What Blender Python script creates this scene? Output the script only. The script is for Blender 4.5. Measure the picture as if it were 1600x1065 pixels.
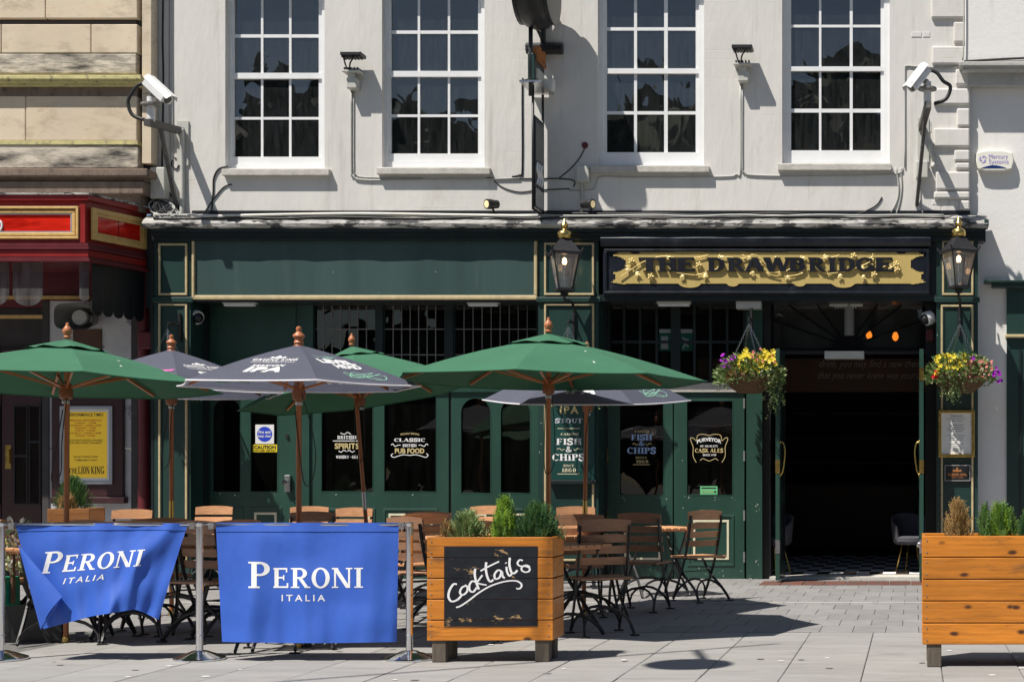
import bpy, bmesh, math, random
from mathutils import Vector, Matrix
random.seed(7)
SC = bpy.context.scene
for o in list(bpy.data.objects): bpy.data.objects.remove(o)
# ------------------------------------------------------------------ camera, sky, sun, exposure
F, D, H, HX, HY = 2300.0, 17.86, 1.25, 1428.0, 746.0   # focal length in photo pixels, distance to shopfront, eye height, optical axis
cam = bpy.data.cameras.new('camera'); cam_ob = bpy.data.objects.new('camera', cam); SC.collection.objects.link(cam_ob)
cam.sensor_width = 36; cam.lens = F / 1600 * 36
cam.shift_x = -(HX - 800) / 1600; cam.shift_y = (HY - 532.5) / 1600
cam.clip_start = .1; cam.clip_end = 800
cam_ob.location = (0, -D, H); cam_ob.rotation_euler = (math.radians(90), 0, 0)
SC.camera = cam_ob
LDIR = Vector((.42, .40, -1)).normalized()               # the way sunlight travels
W = bpy.data.worlds.new('World'); SC.world = W; W.use_nodes = True
nt = W.node_tree; bg = nt.nodes['Background']
sky = nt.nodes.new('ShaderNodeTexSky'); sky.sky_type = 'NISHITA'; sky.sun_disc = False
sky.sun_elevation = math.asin(-LDIR.z); sky.sun_rotation = math.atan2(-LDIR.x, -LDIR.y)
sky.air_density = 1.0; sky.dust_density = .6; sky.ozone_density = 1.2
nt.links.new(sky.outputs[0], bg.inputs[0]); bg.inputs[1].default_value = .055
sun = bpy.data.lights.new('sun', 'SUN'); sun.energy = 5.0; sun.angle = math.radians(.5); sun.color = (1, .945, .86)
sun_ob = bpy.data.objects.new('sun', sun); SC.collection.objects.link(sun_ob)
sun_ob.rotation_euler = LDIR.to_track_quat('-Z', 'Y').to_euler(); sun_ob.location = (-8, -8, 20)
SC.view_settings.view_transform = 'Standard'; SC.view_settings.look = 'None'
SC.view_settings.exposure = .42; SC.view_settings.gamma = 1
SC.render.engine = 'CYCLES'; SC.cycles.max_bounces = 6; SC.cycles.transparent_max_bounces = 16
# ------------------------------------------------------------------ photo geometry
def X(px, Y=0.): return (px - HX) * (D + Y) / F
def Z(py, Y=0.): return H + (HY - py) * (D + Y) / F
def P(px, py, Y=0.): return Vector((X(px, Y), Y, Z(py, Y)))
def GY(py): return F * H / (py - HY) - D                 # where a ground point seen at row py lies
def G(px, py): y = GY(py); return Vector((X(px, y), y, 0))
# ------------------------------------------------------------------ object helpers
COL = SC.collection; WL = {}
def tag(o, label=None, cat=None, group=None, kind=None):
    if label: o['label'] = label
    if cat: o['category'] = cat
    if group: o['group'] = group
    if kind: o['kind'] = kind
    return o
def thing(name, label, cat, loc=(0, 0, 0), group=None, rz=0, rot=None):
    o = bpy.data.objects.new(name, None); COL.objects.link(o); o.empty_display_size = .1
    o.location = loc; o.rotation_euler = rot if rot else (0, 0, rz); WL[o.name] = Vector(loc)
    return tag(o, label, cat, group)
class MB:
    def __init__(s): s.v = []; s.f = []
    def add(s, vs, fs):
        n = len(s.v); s.v += [Vector(v) for v in vs]; s.f += [[i + n for i in f] for f in fs]; return s
    def box(s, x0, x1, y0, y1, z0, z1):
        if x0 > x1: x0, x1 = x1, x0
        if y0 > y1: y0, y1 = y1, y0
        if z0 > z1: z0, z1 = z1, z0
        return s.add([(x0,y0,z0),(x1,y0,z0),(x1,y1,z0),(x0,y1,z0),(x0,y0,z1),(x1,y0,z1),(x1,y1,z1),(x0,y1,z1)],
                     [[3,2,1,0],[4,5,6,7],[0,1,5,4],[1,2,6,5],[2,3,7,6],[3,0,4,7]])
    def r(s, x0, y0, x1, y1, Y, dep):                     # box whose front face fills a photo rectangle in the plane Y
        return s.box(X(x0, Y), X(x1, Y), Y, Y + dep, Z(y1, Y), Z(y0, Y))
    def ring(s, x0, y0, x1, y1, t, Y, dep):               # picture-frame of four butted bars
        s.r(x0, y0, x1, y0 + t, Y, dep); s.r(x0, y1 - t, x1, y1, Y, dep)
        s.r(x0, y0 + t, x0 + t, y1 - t, Y, dep); s.r(x1 - t, y0 + t, x1, y1 - t, Y, dep); return s
    def tube(s, pts, r, n=6, cap=True, flat=1.):
        pts = [Vector(p) for p in pts]; m = len(pts); vs = []; fs = []
        up = Vector((0, 0, 1)); a = None
        for i, p in enumerate(pts):
            t = (pts[min(i + 1, m - 1)] - pts[max(i - 1, 0)])
            t = t.normalized() if t.length > 1e-9 else Vector((0, 0, 1))
            if a is None: a = t.cross(up if abs(t.z) < .95 else Vector((1, 0, 0))).normalized()
            else: a = (a - t * a.dot(t)); a = a.normalized() if a.length > 1e-6 else t.orthogonal().normalized()
            b = t.cross(a); ri = r[i] if isinstance(r, (list, tuple)) else r
            for k in range(n):
                th = 2 * math.pi * (k + .5) / n
                vs.append(p + a * (ri * math.cos(th)) + b * (ri * math.sin(th) * flat))
        for i in range(m - 1):
            for k in range(n):
                k2 = (k + 1) % n; fs.append([i*n+k, i*n+k2, (i+1)*n+k2, (i+1)*n+k])
        if cap: fs.append(list(range(n))[::-1]); fs.append([(m-1)*n + k for k in range(n)])
        return s.add(vs, fs)
    def lathe(s, prof, c=(0, 0, 0), n=16, axis='z', ph=0.):
        c = Vector(c); vs = []; fs = []; m = len(prof)
        for r, h in prof:
            for k in range(n):
                th = 2 * math.pi * k / n + ph; u, w = r * math.cos(th), r * math.sin(th)
                vs.append(c + (Vector((u, w, h)) if axis == 'z' else Vector((h, u, w)) if axis == 'x' else Vector((u, h, w))))
        for i in range(m - 1):
            for k in range(n): k2 = (k + 1) % n; fs.append([i*n+k, i*n+k2, (i+1)*n+k2, (i+1)*n+k])
        fs.append(list(range(n))[::-1]); fs.append([(m-1)*n + k for k in range(n)])
        return s.add(vs, fs)
    def prism(s, poly, Y, dep):                           # world x,z outline extruded in depth
        n = len(poly); vs = [(x, Y, z) for x, z in poly] + [(x, Y + dep, z) for x, z in poly]
        fs = [list(range(n)), [2*n-1-i for i in range(n)]] + [[i, n+i, n+(i+1)%n, (i+1)%n] for i in range(n)]
        return s.add(vs, fs)
    def grid(s, fn, nu, nv, wrap=False):
        vs = [fn(i / nu, j / nv) for i in range(nu + 1) for j in range(nv + 1)]; q = nv + 1
        return s.add(vs, [[i*q+j, (i+1)*q+j, (i+1)*q+j+1, i*q+j+1] for i in range(nu) for j in range(nv)])
    def xf(s, M): s.v = [M @ v for v in s.v]; return s
    def build(s, name, mat, parent=None, smooth=False, bevel=0, solid=0, label=None, kind=None, fix=True):
        me = bpy.data.meshes.new(name)
        off = WL.get(parent.name, Vector()) if parent else Vector()
        me.from_pydata([tuple(v - off) for v in s.v], [], s.f); me.validate()
        if fix:
            b = bmesh.new(); b.from_mesh(me); bmesh.ops.recalc_face_normals(b, faces=b.faces); b.to_mesh(me); b.free()
        me.materials.append(MAT[mat] if isinstance(mat, str) else mat)
        if smooth: me.polygons.foreach_set('use_smooth', [True] * len(me.polygons))
        o = bpy.data.objects.new(name, me); COL.objects.link(o)
        if parent: o.parent = parent; WL[o.name] = off
        if smooth == 'auto':
            try: me.set_sharp_from_angle(angle=math.radians(40))
            except Exception: pass
        if bevel:
            bv = o.modifiers.new('bevel', 'BEVEL'); bv.width = bevel; bv.segments = 2; bv.limit_method = 'ANGLE'
        if solid:
            sd = o.modifiers.new('solid', 'SOLIDIFY'); sd.thickness = solid; sd.offset = 0
        return tag(o, label, None, None, kind)
def copy_tree(o, parent=None):
    c = o.copy(); COL.objects.link(c); c.parent = parent
    for ch in list(o.children): copy_tree(ch, c)
    return c
def box_r(name, mat, parent, x0, y0, x1, y1, Y, dep, **k): return MB().r(x0, y0, x1, y1, Y, dep).build(name, mat, parent, **k)
def smooth_path(pts, n=6):
    pts = [Vector(p) for p in pts]; out = []
    for i in range(len(pts) - 1):
        p0, p1, p2, p3 = pts[max(i-1, 0)], pts[i], pts[i+1], pts[min(i+2, len(pts)-1)]
        for k in range(n):
            t = k / n
            out.append(.5 * ((2*p1) + (p2-p0)*t + (2*p0-5*p1+4*p2-p3)*t*t + (3*p1-p0-3*p2+p3)*t*t*t))
    return out + [pts[-1]]
# ------------------------------------------------------------------ materials
MAT = {}
def node(nt, t, **k):
    n = nt.nodes.new(t)
    for a, b in k.items(): setattr(n, a, b)
    return n
def mk(name, c, r=.5, m=0., var=.12, sc=4., bump=0., bsc=40., c2=None, th=.62, sc2=6., st=(1, 1, 1), spec=.5, rnd=0., trans=0., emit=0., r2=None, coat=0., soft=.06, det=6.):
    M = bpy.data.materials.new(name); M.use_nodes = True; t = M.node_tree; L = t.links
    b = t.nodes['Principled BSDF']; out = t.nodes['Material Output']
    b.inputs['Roughness'].default_value = r; b.inputs['Metallic'].default_value = m; b.inputs['Specular IOR Level'].default_value = spec
    if coat: b.inputs['Coat Weight'].default_value = coat; b.inputs['Coat Roughness'].default_value = .12
    tc = node(t, 'ShaderNodeTexCoord'); mp = node(t, 'ShaderNodeMapping'); mp.inputs['Scale'].default_value = st
    L.new(tc.outputs['Object'], mp.inputs[0]); co = mp.outputs[0]
    oi = None
    if rnd:
        oi = node(t, 'ShaderNodeObjectInfo'); va = node(t, 'ShaderNodeVectorMath', operation='ADD')
        sc_ = node(t, 'ShaderNodeVectorMath', operation='SCALE'); sc_.inputs[0].default_value = (37, 19, 53); L.new(oi.outputs['Random'], sc_.inputs['Scale'])
        L.new(co, va.inputs[0]); L.new(sc_.outputs[0], va.inputs[1]); co = va.outputs[0]
    nz = node(t, 'ShaderNodeTexNoise'); nz.inputs['Scale'].default_value = sc; nz.inputs['Detail'].default_value = det; nz.inputs['Roughness'].default_value = .62
    L.new(co, nz.inputs['Vector'])
    mr = node(t, 'ShaderNodeMapRange'); mr.inputs[1].default_value = .25; mr.inputs[2].default_value = .75
    mr.inputs[3].default_value = 1 - var; mr.inputs[4].default_value = 1 + var; L.new(nz.outputs[0], mr.inputs[0])
    fac = mr.outputs[0]
    if rnd:
        m2 = node(t, 'ShaderNodeMapRange'); m2.inputs[3].default_value = 1 - rnd; m2.inputs[4].default_value = 1 + rnd; L.new(oi.outputs['Random'], m2.inputs[0])
        mm = node(t, 'ShaderNodeMath', operation='MULTIPLY'); L.new(fac, mm.inputs[0]); L.new(m2.outputs[0], mm.inputs[1]); fac = mm.outputs[0]
    vm = node(t, 'ShaderNodeVectorMath', operation='SCALE'); vm.inputs[0].default_value = c[:3]; L.new(fac, vm.inputs['Scale'])
    col = vm.outputs[0]; mask = None
    if c2 is not None:
        n2 = node(t, 'ShaderNodeTexNoise'); n2.inputs['Scale'].default_value = sc2; n2.inputs['Detail'].default_value = 8; n2.inputs['Roughness'].default_value = .68
        L.new(co, n2.inputs['Vector'])
        r2n = node(t, 'ShaderNodeMapRange'); r2n.inputs[1].default_value = th; r2n.inputs[2].default_value = th + soft; L.new(n2.outputs[0], r2n.inputs[0])
        mx = node(t, 'ShaderNodeMix', data_type='RGBA'); L.new(r2n.outputs[0], mx.inputs[0]); L.new(col, mx.inputs[6]); mx.inputs[7].default_value = (*c2[:3], 1)
        col = mx.outputs[2]; mask = r2n.outputs[0]
    L.new(col, b.inputs['Base Color'])
    rv = node(t, 'ShaderNodeMapRange'); rv.inputs[3].default_value = max(r - .08, .02); rv.inputs[4].default_value = min(r + .12, 1); L.new(nz.outputs[0], rv.inputs[0]); L.new(rv.outputs[0], b.inputs['Roughness'])
    if bump:
        n3 = node(t, 'ShaderNodeTexNoise'); n3.inputs['Scale'].default_value = bsc; n3.inputs['Detail'].default_value = 5; L.new(co, n3.inputs['Vector'])
        bp = node(t, 'ShaderNodeBump'); bp.inputs['Strength'].default_value = bump; bp.inputs['Distance'].default_value = .02; L.new(n3.outputs[0], bp.inputs['Height']); L.new(bp.outputs[0], b.inputs['Normal'])
    if emit: b.inputs['Emission Color'].default_value = (*c[:3], 1); b.inputs['Emission Strength'].default_value = emit
    if trans:
        tr = node(t, 'ShaderNodeBsdfTranslucent'); L.new(col, tr.inputs[0]); ms = node(t, 'ShaderNodeMixShader'); ms.inputs[0].default_value = trans
        L.new(b.outputs[0], ms.inputs[1]); L.new(tr.outputs[0], ms.inputs[2]); L.new(ms.outputs[0], out.inputs[0])
    MAT[name] = M; return M
def glass(name, ior, tint, dirt_haze=0., dcol=(.5, .5, .5), dsc=8., rough=.01, wav=0.):
    M = bpy.data.materials.new(name); M.use_nodes = True; t = M.node_tree; L = t.links; t.nodes.remove(t.nodes['Principled BSDF']); out = t.nodes['Material Output']
    fr = node(t, 'ShaderNodeFresnel'); fr.inputs[0].default_value = ior
    tp = node(t, 'ShaderNodeBsdfTransparent'); tp.inputs[0].default_value = (*tint, 1)
    gl = node(t, 'ShaderNodeBsdfGlossy'); gl.inputs['Roughness'].default_value = rough; gl.inputs[0].default_value = (1, .95, .88, 1)
    tc = node(t, 'ShaderNodeTexCoord')
    if wav:
        n3 = node(t, 'ShaderNodeTexNoise'); n3.inputs['Scale'].default_value = 2.2; n3.inputs['Detail'].default_value = 1; L.new(tc.outputs['Object'], n3.inputs['Vector'])
        bp = node(t, 'ShaderNodeBump'); bp.inputs['Strength'].default_value = wav; bp.inputs['Distance'].default_value = .05; L.new(n3.outputs[0], bp.inputs['Height']); L.new(bp.outputs[0], gl.inputs['Normal'])
    m1 = node(t, 'ShaderNodeMixShader'); L.new(fr.outputs[0], m1.inputs[0]); L.new(tp.outputs[0], m1.inputs[1]); L.new(gl.outputs[0], m1.inputs[2]); res = m1
    if dirt_haze:
        df = node(t, 'ShaderNodeBsdfDiffuse'); df.inputs[0].default_value = (*dcol, 1)
        mp = node(t, 'ShaderNodeMapping'); mp.inputs['Scale'].default_value = (dsc, dsc, dsc * .12); L.new(tc.outputs['Object'], mp.inputs[0])
        nz = node(t, 'ShaderNodeTexNoise'); nz.inputs['Scale'].default_value = 3; nz.inputs['Detail'].default_value = 7; L.new(mp.outputs[0], nz.inputs['Vector'])
        mr = node(t, 'ShaderNodeMapRange'); mr.inputs[1].default_value = .3; mr.inputs[2].default_value = .8; mr.inputs[3].default_value = dirt_haze * .35; mr.inputs[4].default_value = dirt_haze * 1.9; L.new(nz.outputs[0], mr.inputs[0])
        m2 = node(t, 'ShaderNodeMixShader'); L.new(mr.outputs[0], m2.inputs[0]); L.new(m1.outputs[0], m2.inputs[1]); L.new(df.outputs[0], m2.inputs[2]); res = m2
    L.new(res.outputs[0], out.inputs[0]); MAT[name] = M; return M
# walls and stone
mk('wall_paint', (.645, .63, .60), .75, var=.08, sc=1.6, bump=.22, bsc=14, c2=(.53, .51, .47), th=.58, sc2=2.0, st=(1, 1, .35), soft=.16)
mk('wall_render', (.74, .73, .71), .8, var=.04, sc=2, bump=.12, bsc=22, c2=(.56, .54, .50), th=.68, sc2=3, soft=.15)
mk('ledge_grey', (.42, .42, .40), .8, var=.15, sc=6, bump=.3, bsc=30, c2=(.62, .6, .57), th=.58, sc2=9)
mk('sill_stone', (.50, .48, .44), .85, var=.18, sc=9, bump=.3, bsc=40, c2=(.25, .23, .2), th=.66, sc2=10)
mk('ashlar', (.66, .56, .42), .9, var=.14, sc=2.2, bump=.12, bsc=60, c2=(.54, .41, .27), th=.50, sc2=1.1, rnd=.10, soft=.3)
mk('ashlar_soot', (.58, .52, .43), .92, var=.2, sc=3, bump=.3, bsc=30, c2=(.05, .046, .042), th=.44, sc2=3.2, st=(.45, 1, 1.8), soft=.2, rnd=.06)
mk('brownstone', (.19, .14, .11), .92, var=.28, sc=8, bump=.4, bsc=34, c2=(.06, .045, .04), th=.55, sc2=9, st=(1, 1, .4), soft=.2)
mk('stone_yellow', (.55, .50, .24), .85, var=.2, sc=8, bump=.3, bsc=40, c2=(.33, .29, .17), th=.55, sc2=12)
mk('marble', (.50, .50, .52), .35, var=.14, sc=5, c2=(.25, .25, .28), th=.60, sc2=4, soft=.03)
mk('stone_dark', (.05, .045, .045), .8, var=.3)
mk('lead', (.38, .37, .35), .7, var=.4, sc=9, bump=.6, bsc=26, c2=(.035, .035, .037), th=.50, sc2=7, st=(.35, 1, 1), soft=.05)
def brick_relief(name, st, sc, dist=.01):
    t = MAT[name].node_tree; L = t.links; b = t.nodes['Principled BSDF']; tc = [n for n in t.nodes if n.type == 'TEX_COORD'][0]
    sp = node(t, 'ShaderNodeSeparateXYZ'); cb = node(t, 'ShaderNodeCombineXYZ'); L.new(tc.outputs['Object'], sp.inputs[0]); L.new(sp.outputs[0], cb.inputs[0]); L.new(sp.outputs[2], cb.inputs[1])
    br = node(t, 'ShaderNodeTexBrick'); br.inputs['Scale'].default_value = sc; br.inputs['Mortar Size'].default_value = .012; br.inputs['Mortar Smooth'].default_value = .8; L.new(cb.outputs[0], br.inputs['Vector'])
    nz = node(t, 'ShaderNodeTexNoise'); nz.inputs['Scale'].default_value = .9; L.new(tc.outputs['Object'], nz.inputs['Vector']); mr = node(t, 'ShaderNodeMapRange'); mr.inputs[1].default_value = .5; mr.inputs[2].default_value = .7; L.new(nz.outputs[0], mr.inputs[0])
    ml = node(t, 'ShaderNodeMath', operation='MULTIPLY'); L.new(br.outputs['Fac'], ml.inputs[0]); L.new(mr.outputs[0], ml.inputs[1])
    bp = node(t, 'ShaderNodeBump'); bp.invert = True; bp.inputs['Strength'].default_value = st; bp.inputs['Distance'].default_value = dist; L.new(ml.outputs[0], bp.inputs['Height'])
    old = b.inputs['Normal'].links[0].from_socket; L.new(old, bp.inputs['Normal']); L.new(bp.outputs[0], b.inputs['Normal'])
brick_relief('wall_paint', .22, 2.2)
# paint
mk('green_paint', (.018, .060, .044), .36, var=.2, sc=3, bump=.06, bsc=12, c2=(.042, .098, .076), th=.60, sc2=4, st=(1, 1, .25), soft=.3, coat=.25)
mk('green_fascia', (.034, .070, .066), .42, var=.16, sc=2.5, bump=.08, bsc=9, c2=(.060, .102, .097), th=.56, sc2=4, st=(1, 1, .12), soft=.35, coat=.25)
mk('green_pilaster', (.012, .040, .034), .38, var=.2, sc=3, bump=.05, bsc=12, c2=(.03, .068, .058), th=.62, sc2=5, st=(1, 1, .25), soft=.25, coat=.2)
mk('green_dark', (.006, .014, .015), .4, var=.2, sc=3, coat=.2)
mk('gold_paint', (.52, .42, .24), .5, var=.2, sc=14, c2=(.25, .18, .1), th=.64, sc2=20)
mk('cream_paint', (.70, .64, .46), .5, var=.12, sc=14)
mk('white_gloss', (.78, .79, .80), .35, var=.04, sc=6, c2=(.5, .48, .44), th=.70, sc2=18)
mk('white_plastic', (.72, .72, .68), .4, var=.06, sc=8, c2=(.45, .42, .36), th=.68, sc2=9)
mk('grey_plastic', (.50, .50, .46), .5, var=.08, sc=10)
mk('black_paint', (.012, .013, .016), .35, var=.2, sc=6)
mk('sign_black', (.010, .013, .020), .28, var=.3, sc=5, c2=(.05, .06, .075), th=.62, sc2=5, st=(1, 1, .4), soft=.2)
mk('red_paint', (.25, .014, .012), .35, var=.15, sc=4, c2=(.18, .03, .03), th=.64, sc2=7, soft=.15)
mk('red_dark', (.12, .014, .02), .4, var=.2, sc=4, c2=(.2, .06, .06), th=.68, sc2=22)
mk('red_glass', (.62, .02, .010), .12, var=.5, sc=2.6, c2=(.18, .0, .0), th=.5, sc2=3, st=(.5, 1, 2.2), soft=.25, coat=.6)
mk('maroon_wood', (.045, .015, .018), .35, var=.2)
mk('gold_frame', (.62, .40, .14), .45, var=.22, sc=20, c2=(.3, .17, .06), th=.62, sc2=16)
mk('gold_leaf', (.50, .375, .125), .55, m=0, var=.08, sc=10, c2=(.40, .28, .08), th=.6, sc2=14, st=(3, 1, .3), soft=.2)
mk('gold_bright', (.74, .58, .24), .42, m=.2, var=.1, sc=20)
mk('letter_navy', (.012, .014, .020), .3, var=.1)
# metal
mk('black_steel', (.018, .018, .020), .42, var=.2, sc=20, c2=(.10, .08, .07), th=.72, sc2=30)
mk('chrome', (.72, .72, .74), .10, m=1, var=.05, sc=30)
mk('steel', (.55, .55, .56), .28, m=1, var=.1, sc=20)
mk('brass', (.62, .44, .14), .24, m=1, var=.12, sc=14)
mk('copper', (.55, .22, .07), .45, m=.5, var=.2)
mk('cable_black', (.012, .012, .013), .5); mk('cable_grey', (.42, .42, .40), .6, var=.15); mk('cable_white', (.62, .60, .55), .6, var=.15)
mk('cctv_white', (.70, .70, .70), .4, var=.08, c2=(.3, .27, .24), th=.63, sc2=9)
mk('arm_dark', (.085, .08, .075), .6, var=.3, c2=(.2, .19, .18), th=.6, sc2=12); mk('bracket_grey', (.20, .195, .185), .6, var=.2, c2=(.08, .06, .05), th=.6, sc2=12)
# wood
mk('pole_wood', (.36, .115, .028), .32, var=.2, sc=5, st=(8, 8, 1), coat=.3, rnd=.10)
mk('pole_wood_dark', (.22, .07, .022), .34, var=.2, sc=5, st=(8, 8, 1), coat=.25)
mk('finial_wood', (.44, .15, .06), .45, var=.15)
mk('slat_wood', (.56, .28, .135), .5, var=.26, sc=4, st=(2, 14, 14), bump=.08, bsc=9, rnd=.18)
mk('slat_wood_shaded', (.36, .195, .115), .55, var=.26, sc=4, st=(2, 14, 14), bump=.08, bsc=9, rnd=.15)  # same wood for chairs in shade, the shade put into a darker colour
mk('leg_wood', (.11, .09, .07), .8, var=.3, sc=5, st=(9, 9, 1), bump=.3, bsc=8)
def plank_mat(name, c, cd, kn):
    M = mk(name, c, .42, var=.16, sc=3, st=(1.2, 6, 9), bump=.06, bsc=8, rnd=.13, c2=cd, th=.60, sc2=1.6, soft=.2, coat=.18); t = M.node_tree; L = t.links; b = t.nodes['Principled BSDF']
    src = b.inputs['Base Color'].links[0].from_socket
    tc = [n for n in t.nodes if n.type == 'TEX_COORD'][0]; oi = [n for n in t.nodes if n.type == 'OBJECT_INFO'][0]
    va = node(t, 'ShaderNodeVectorMath', operation='ADD'); sc_ = node(t, 'ShaderNodeVectorMath', operation='SCALE'); sc_.inputs[0].default_value = (41, 7, 23); L.new(oi.outputs['Random'], sc_.inputs['Scale'])
    L.new(tc.outputs['Object'], va.inputs[0]); L.new(sc_.outputs[0], va.inputs[1])
    dn = node(t, 'ShaderNodeTexNoise'); dn.inputs['Scale'].default_value = 5; L.new(va.outputs[0], dn.inputs['Vector'])
    ds = node(t, 'ShaderNodeVectorMath', operation='SCALE'); ds.inputs['Scale'].default_value = .03; L.new(dn.outputs[1], ds.inputs[0])
    vb = node(t, 'ShaderNodeVectorMath', operation='ADD'); L.new(va.outputs[0], vb.inputs[0]); L.new(ds.outputs[0], vb.inputs[1])
    # grain: stretched bands
    mp = node(t, 'ShaderNodeMapping'); mp.inputs['Scale'].default_value = (.9, 26, 44); L.new(vb.outputs[0], mp.inputs[0])
    g = node(t, 'ShaderNodeTexNoise'); g.inputs['Scale'].default_value = 1.5; g.inputs['Detail'].default_value = 4; L.new(mp.outputs[0], g.inputs['Vector'])
    gr = node(t, 'ShaderNodeMapRange'); gr.inputs[1].default_value = .35; gr.inputs[2].default_value = .7; gr.inputs[3].default_value = 1.08; gr.inputs[4].default_value = .76; L.new(g.outputs[0], gr.inputs[0])
    ml = node(t, 'ShaderNodeVectorMath', operation='SCALE'); L.new(src, ml.inputs[0]); L.new(gr.outputs[0], ml.inputs['Scale'])
    # knots
    mk_ = node(t, 'ShaderNodeMapping'); mk_.inputs['Scale'].default_value = (4.2, 5, 8.5); L.new(vb.outputs[0], mk_.inputs[0])
    vo = node(t, 'ShaderNodeTexVoronoi'); vo.inputs['Scale'].default_value = 1.0; L.new(mk_.outputs[0], vo.inputs['Vector'])
    kr = node(t, 'ShaderNodeMapRange'); kr.inputs[1].default_value = .08; kr.inputs[2].default_value = .17; kr.inputs[3].default_value = 1; kr.inputs[4].default_value = 0; L.new(vo.outputs['Distance'], kr.inputs[0])
    mx = node(t, 'ShaderNodeMix', data_type='RGBA'); L.new(kr.outputs[0], mx.inputs[0]); L.new(ml.outputs[0], mx.inputs[6]); mx.inputs[7].default_value = (*kn, 1); L.new(mx.outputs[2], b.inputs['Base Color'])
plank_mat('plank_orange', (.58, .20, .018), (.40, .12, .013), (.07, .022, .007))
plank_mat('plank_brown', (.36, .145, .04), (.22, .08, .025), (.08, .03, .012))
mk('chalk_black', (.014, .016, .022), .42, var=.3, sc=8, c2=(.42, .27, .13), th=.60, sc2=4.5, st=(1, 1, 2), soft=.03, spec=.3)
mk('chalk_white', (.80, .80, .82), .6, var=.08)
# cloth
mk('canopy_green', (.040, .138, .078), .8, var=.10, sc=2.2, bump=.35, bsc=6, trans=.012, spec=.25)
mk('banner_blue', (.030, .112, .53), .6, var=.09, sc=2.5, bump=.5, bsc=4.5, trans=.08, st=(1, 1, .6))
mk('print_white', (.85, .85, .85), .6, var=.02); mk('print_gold', (.62, .50, .24), .5, var=.05); mk('print_silver', (.62, .66, .72), .4, var=.08)
mk('print_mint', (.28, .55, .42), .6); mk('print_pink', (.75, .12, .42), .6); mk('print_blue', (.36, .52, .80), .5)
mk('umbrella_piping', (.80, .78, .82), .6)
def scale_cloth():
    M = mk('canopy_dark', (.074, .082, .128), .8, var=.12, sc=5, trans=.42); t = M.node_tree; L = t.links; b = t.nodes['Principled BSDF']
    src = b.inputs['Base Color'].links[0].from_socket
    tc = [n for n in t.nodes if n.type == 'TEX_COORD'][0]; sp = node(t, 'ShaderNodeSeparateXYZ'); L.new(tc.outputs['UV'], sp.inputs[0])
    def m(op, a, bb=None):
        n = node(t, 'ShaderNodeMath', operation=op)
        for i, v in enumerate((a, bb)):
            if v is None: continue
            if isinstance(v, (int, float)): n.inputs[i].default_value = v
            else: L.new(v, n.inputs[i])
        return n.outputs[0]
    # fish-scale rows: concentric arcs around staggered centres
    u = m('MULTIPLY', sp.outputs[0], 10.); v = m('MULTIPLY', sp.outputs[1], 13.); row = m('FLOOR', v)
    uu = m('ADD', u, m('MULTIPLY', m('MODULO', row, 2.), .5))
    fu = m('SUBTRACT', m('FRACT', uu), .5); fv = m('SUBTRACT', m('FRACT', v), .0)
    d = m('SQRT', m('ADD', m('MULTIPLY', fu, fu), m('MULTIPLY', fv, m('MULTIPLY', fv, .8))))
    w = m('FRACT', m('MULTIPLY', d, 5.)); line = m('LESS_THAN', m('ABSOLUTE', m('SUBTRACT', w, .5)), .2)
    line = m('MULTIPLY', line, m('LESS_THAN', d, 1.0))
    mx = node(t, 'ShaderNodeMix', data_type='RGBA'); L.new(m('MULTIPLY', line, .55), mx.inputs[0]); L.new(src, mx.inputs[6]); mx.inputs[7].default_value = (.26, .27, .33, 1); L.new(mx.outputs[2], b.inputs['Base Color'])
    for n in t.nodes:
        if n.type == 'BSDF_TRANSLUCENT': L.new(mx.outputs[2], n.inputs[0])
scale_cloth()
# plants
for nm, c in (('leaf_conifer', (.11, .22, .05)), ('leaf_bright', (.24, .40, .03)), ('leaf_dark', (.048, .135, .048)), ('leaf_dry', (.38, .24, .09)), ('leaf_pale', (.36, .43, .19)), ('leaf_ivy', (.11, .19, .05)), ('leaf_russet', (.16, .035, .03))):
    mk(nm, c, .6, var=.45, sc=22, trans=.22)
for nm, c in (('petal_yellow', (.80, .66, .06)), ('petal_red', (.70, .02, .02)), ('petal_purple', (.38, .02, .50)), ('petal_pink', (.80, .36, .32)), ('petal_white', (.82, .82, .74)), ('petal_magenta', (.55, .02, .30))):
    mk(nm, c, .55, var=.2, sc=40, trans=.25)
mk('leaf_far', (.024, .048, .024), .8, var=.5, sc=1.5); mk('coir', (.12, .068, .034), .95, var=.4, sc=30, bump=.8, bsc=40); mk('bark', (.12, .07, .04), .9, var=.3); mk('soil', (.04, .028, .02), .95, var=.4)
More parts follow.
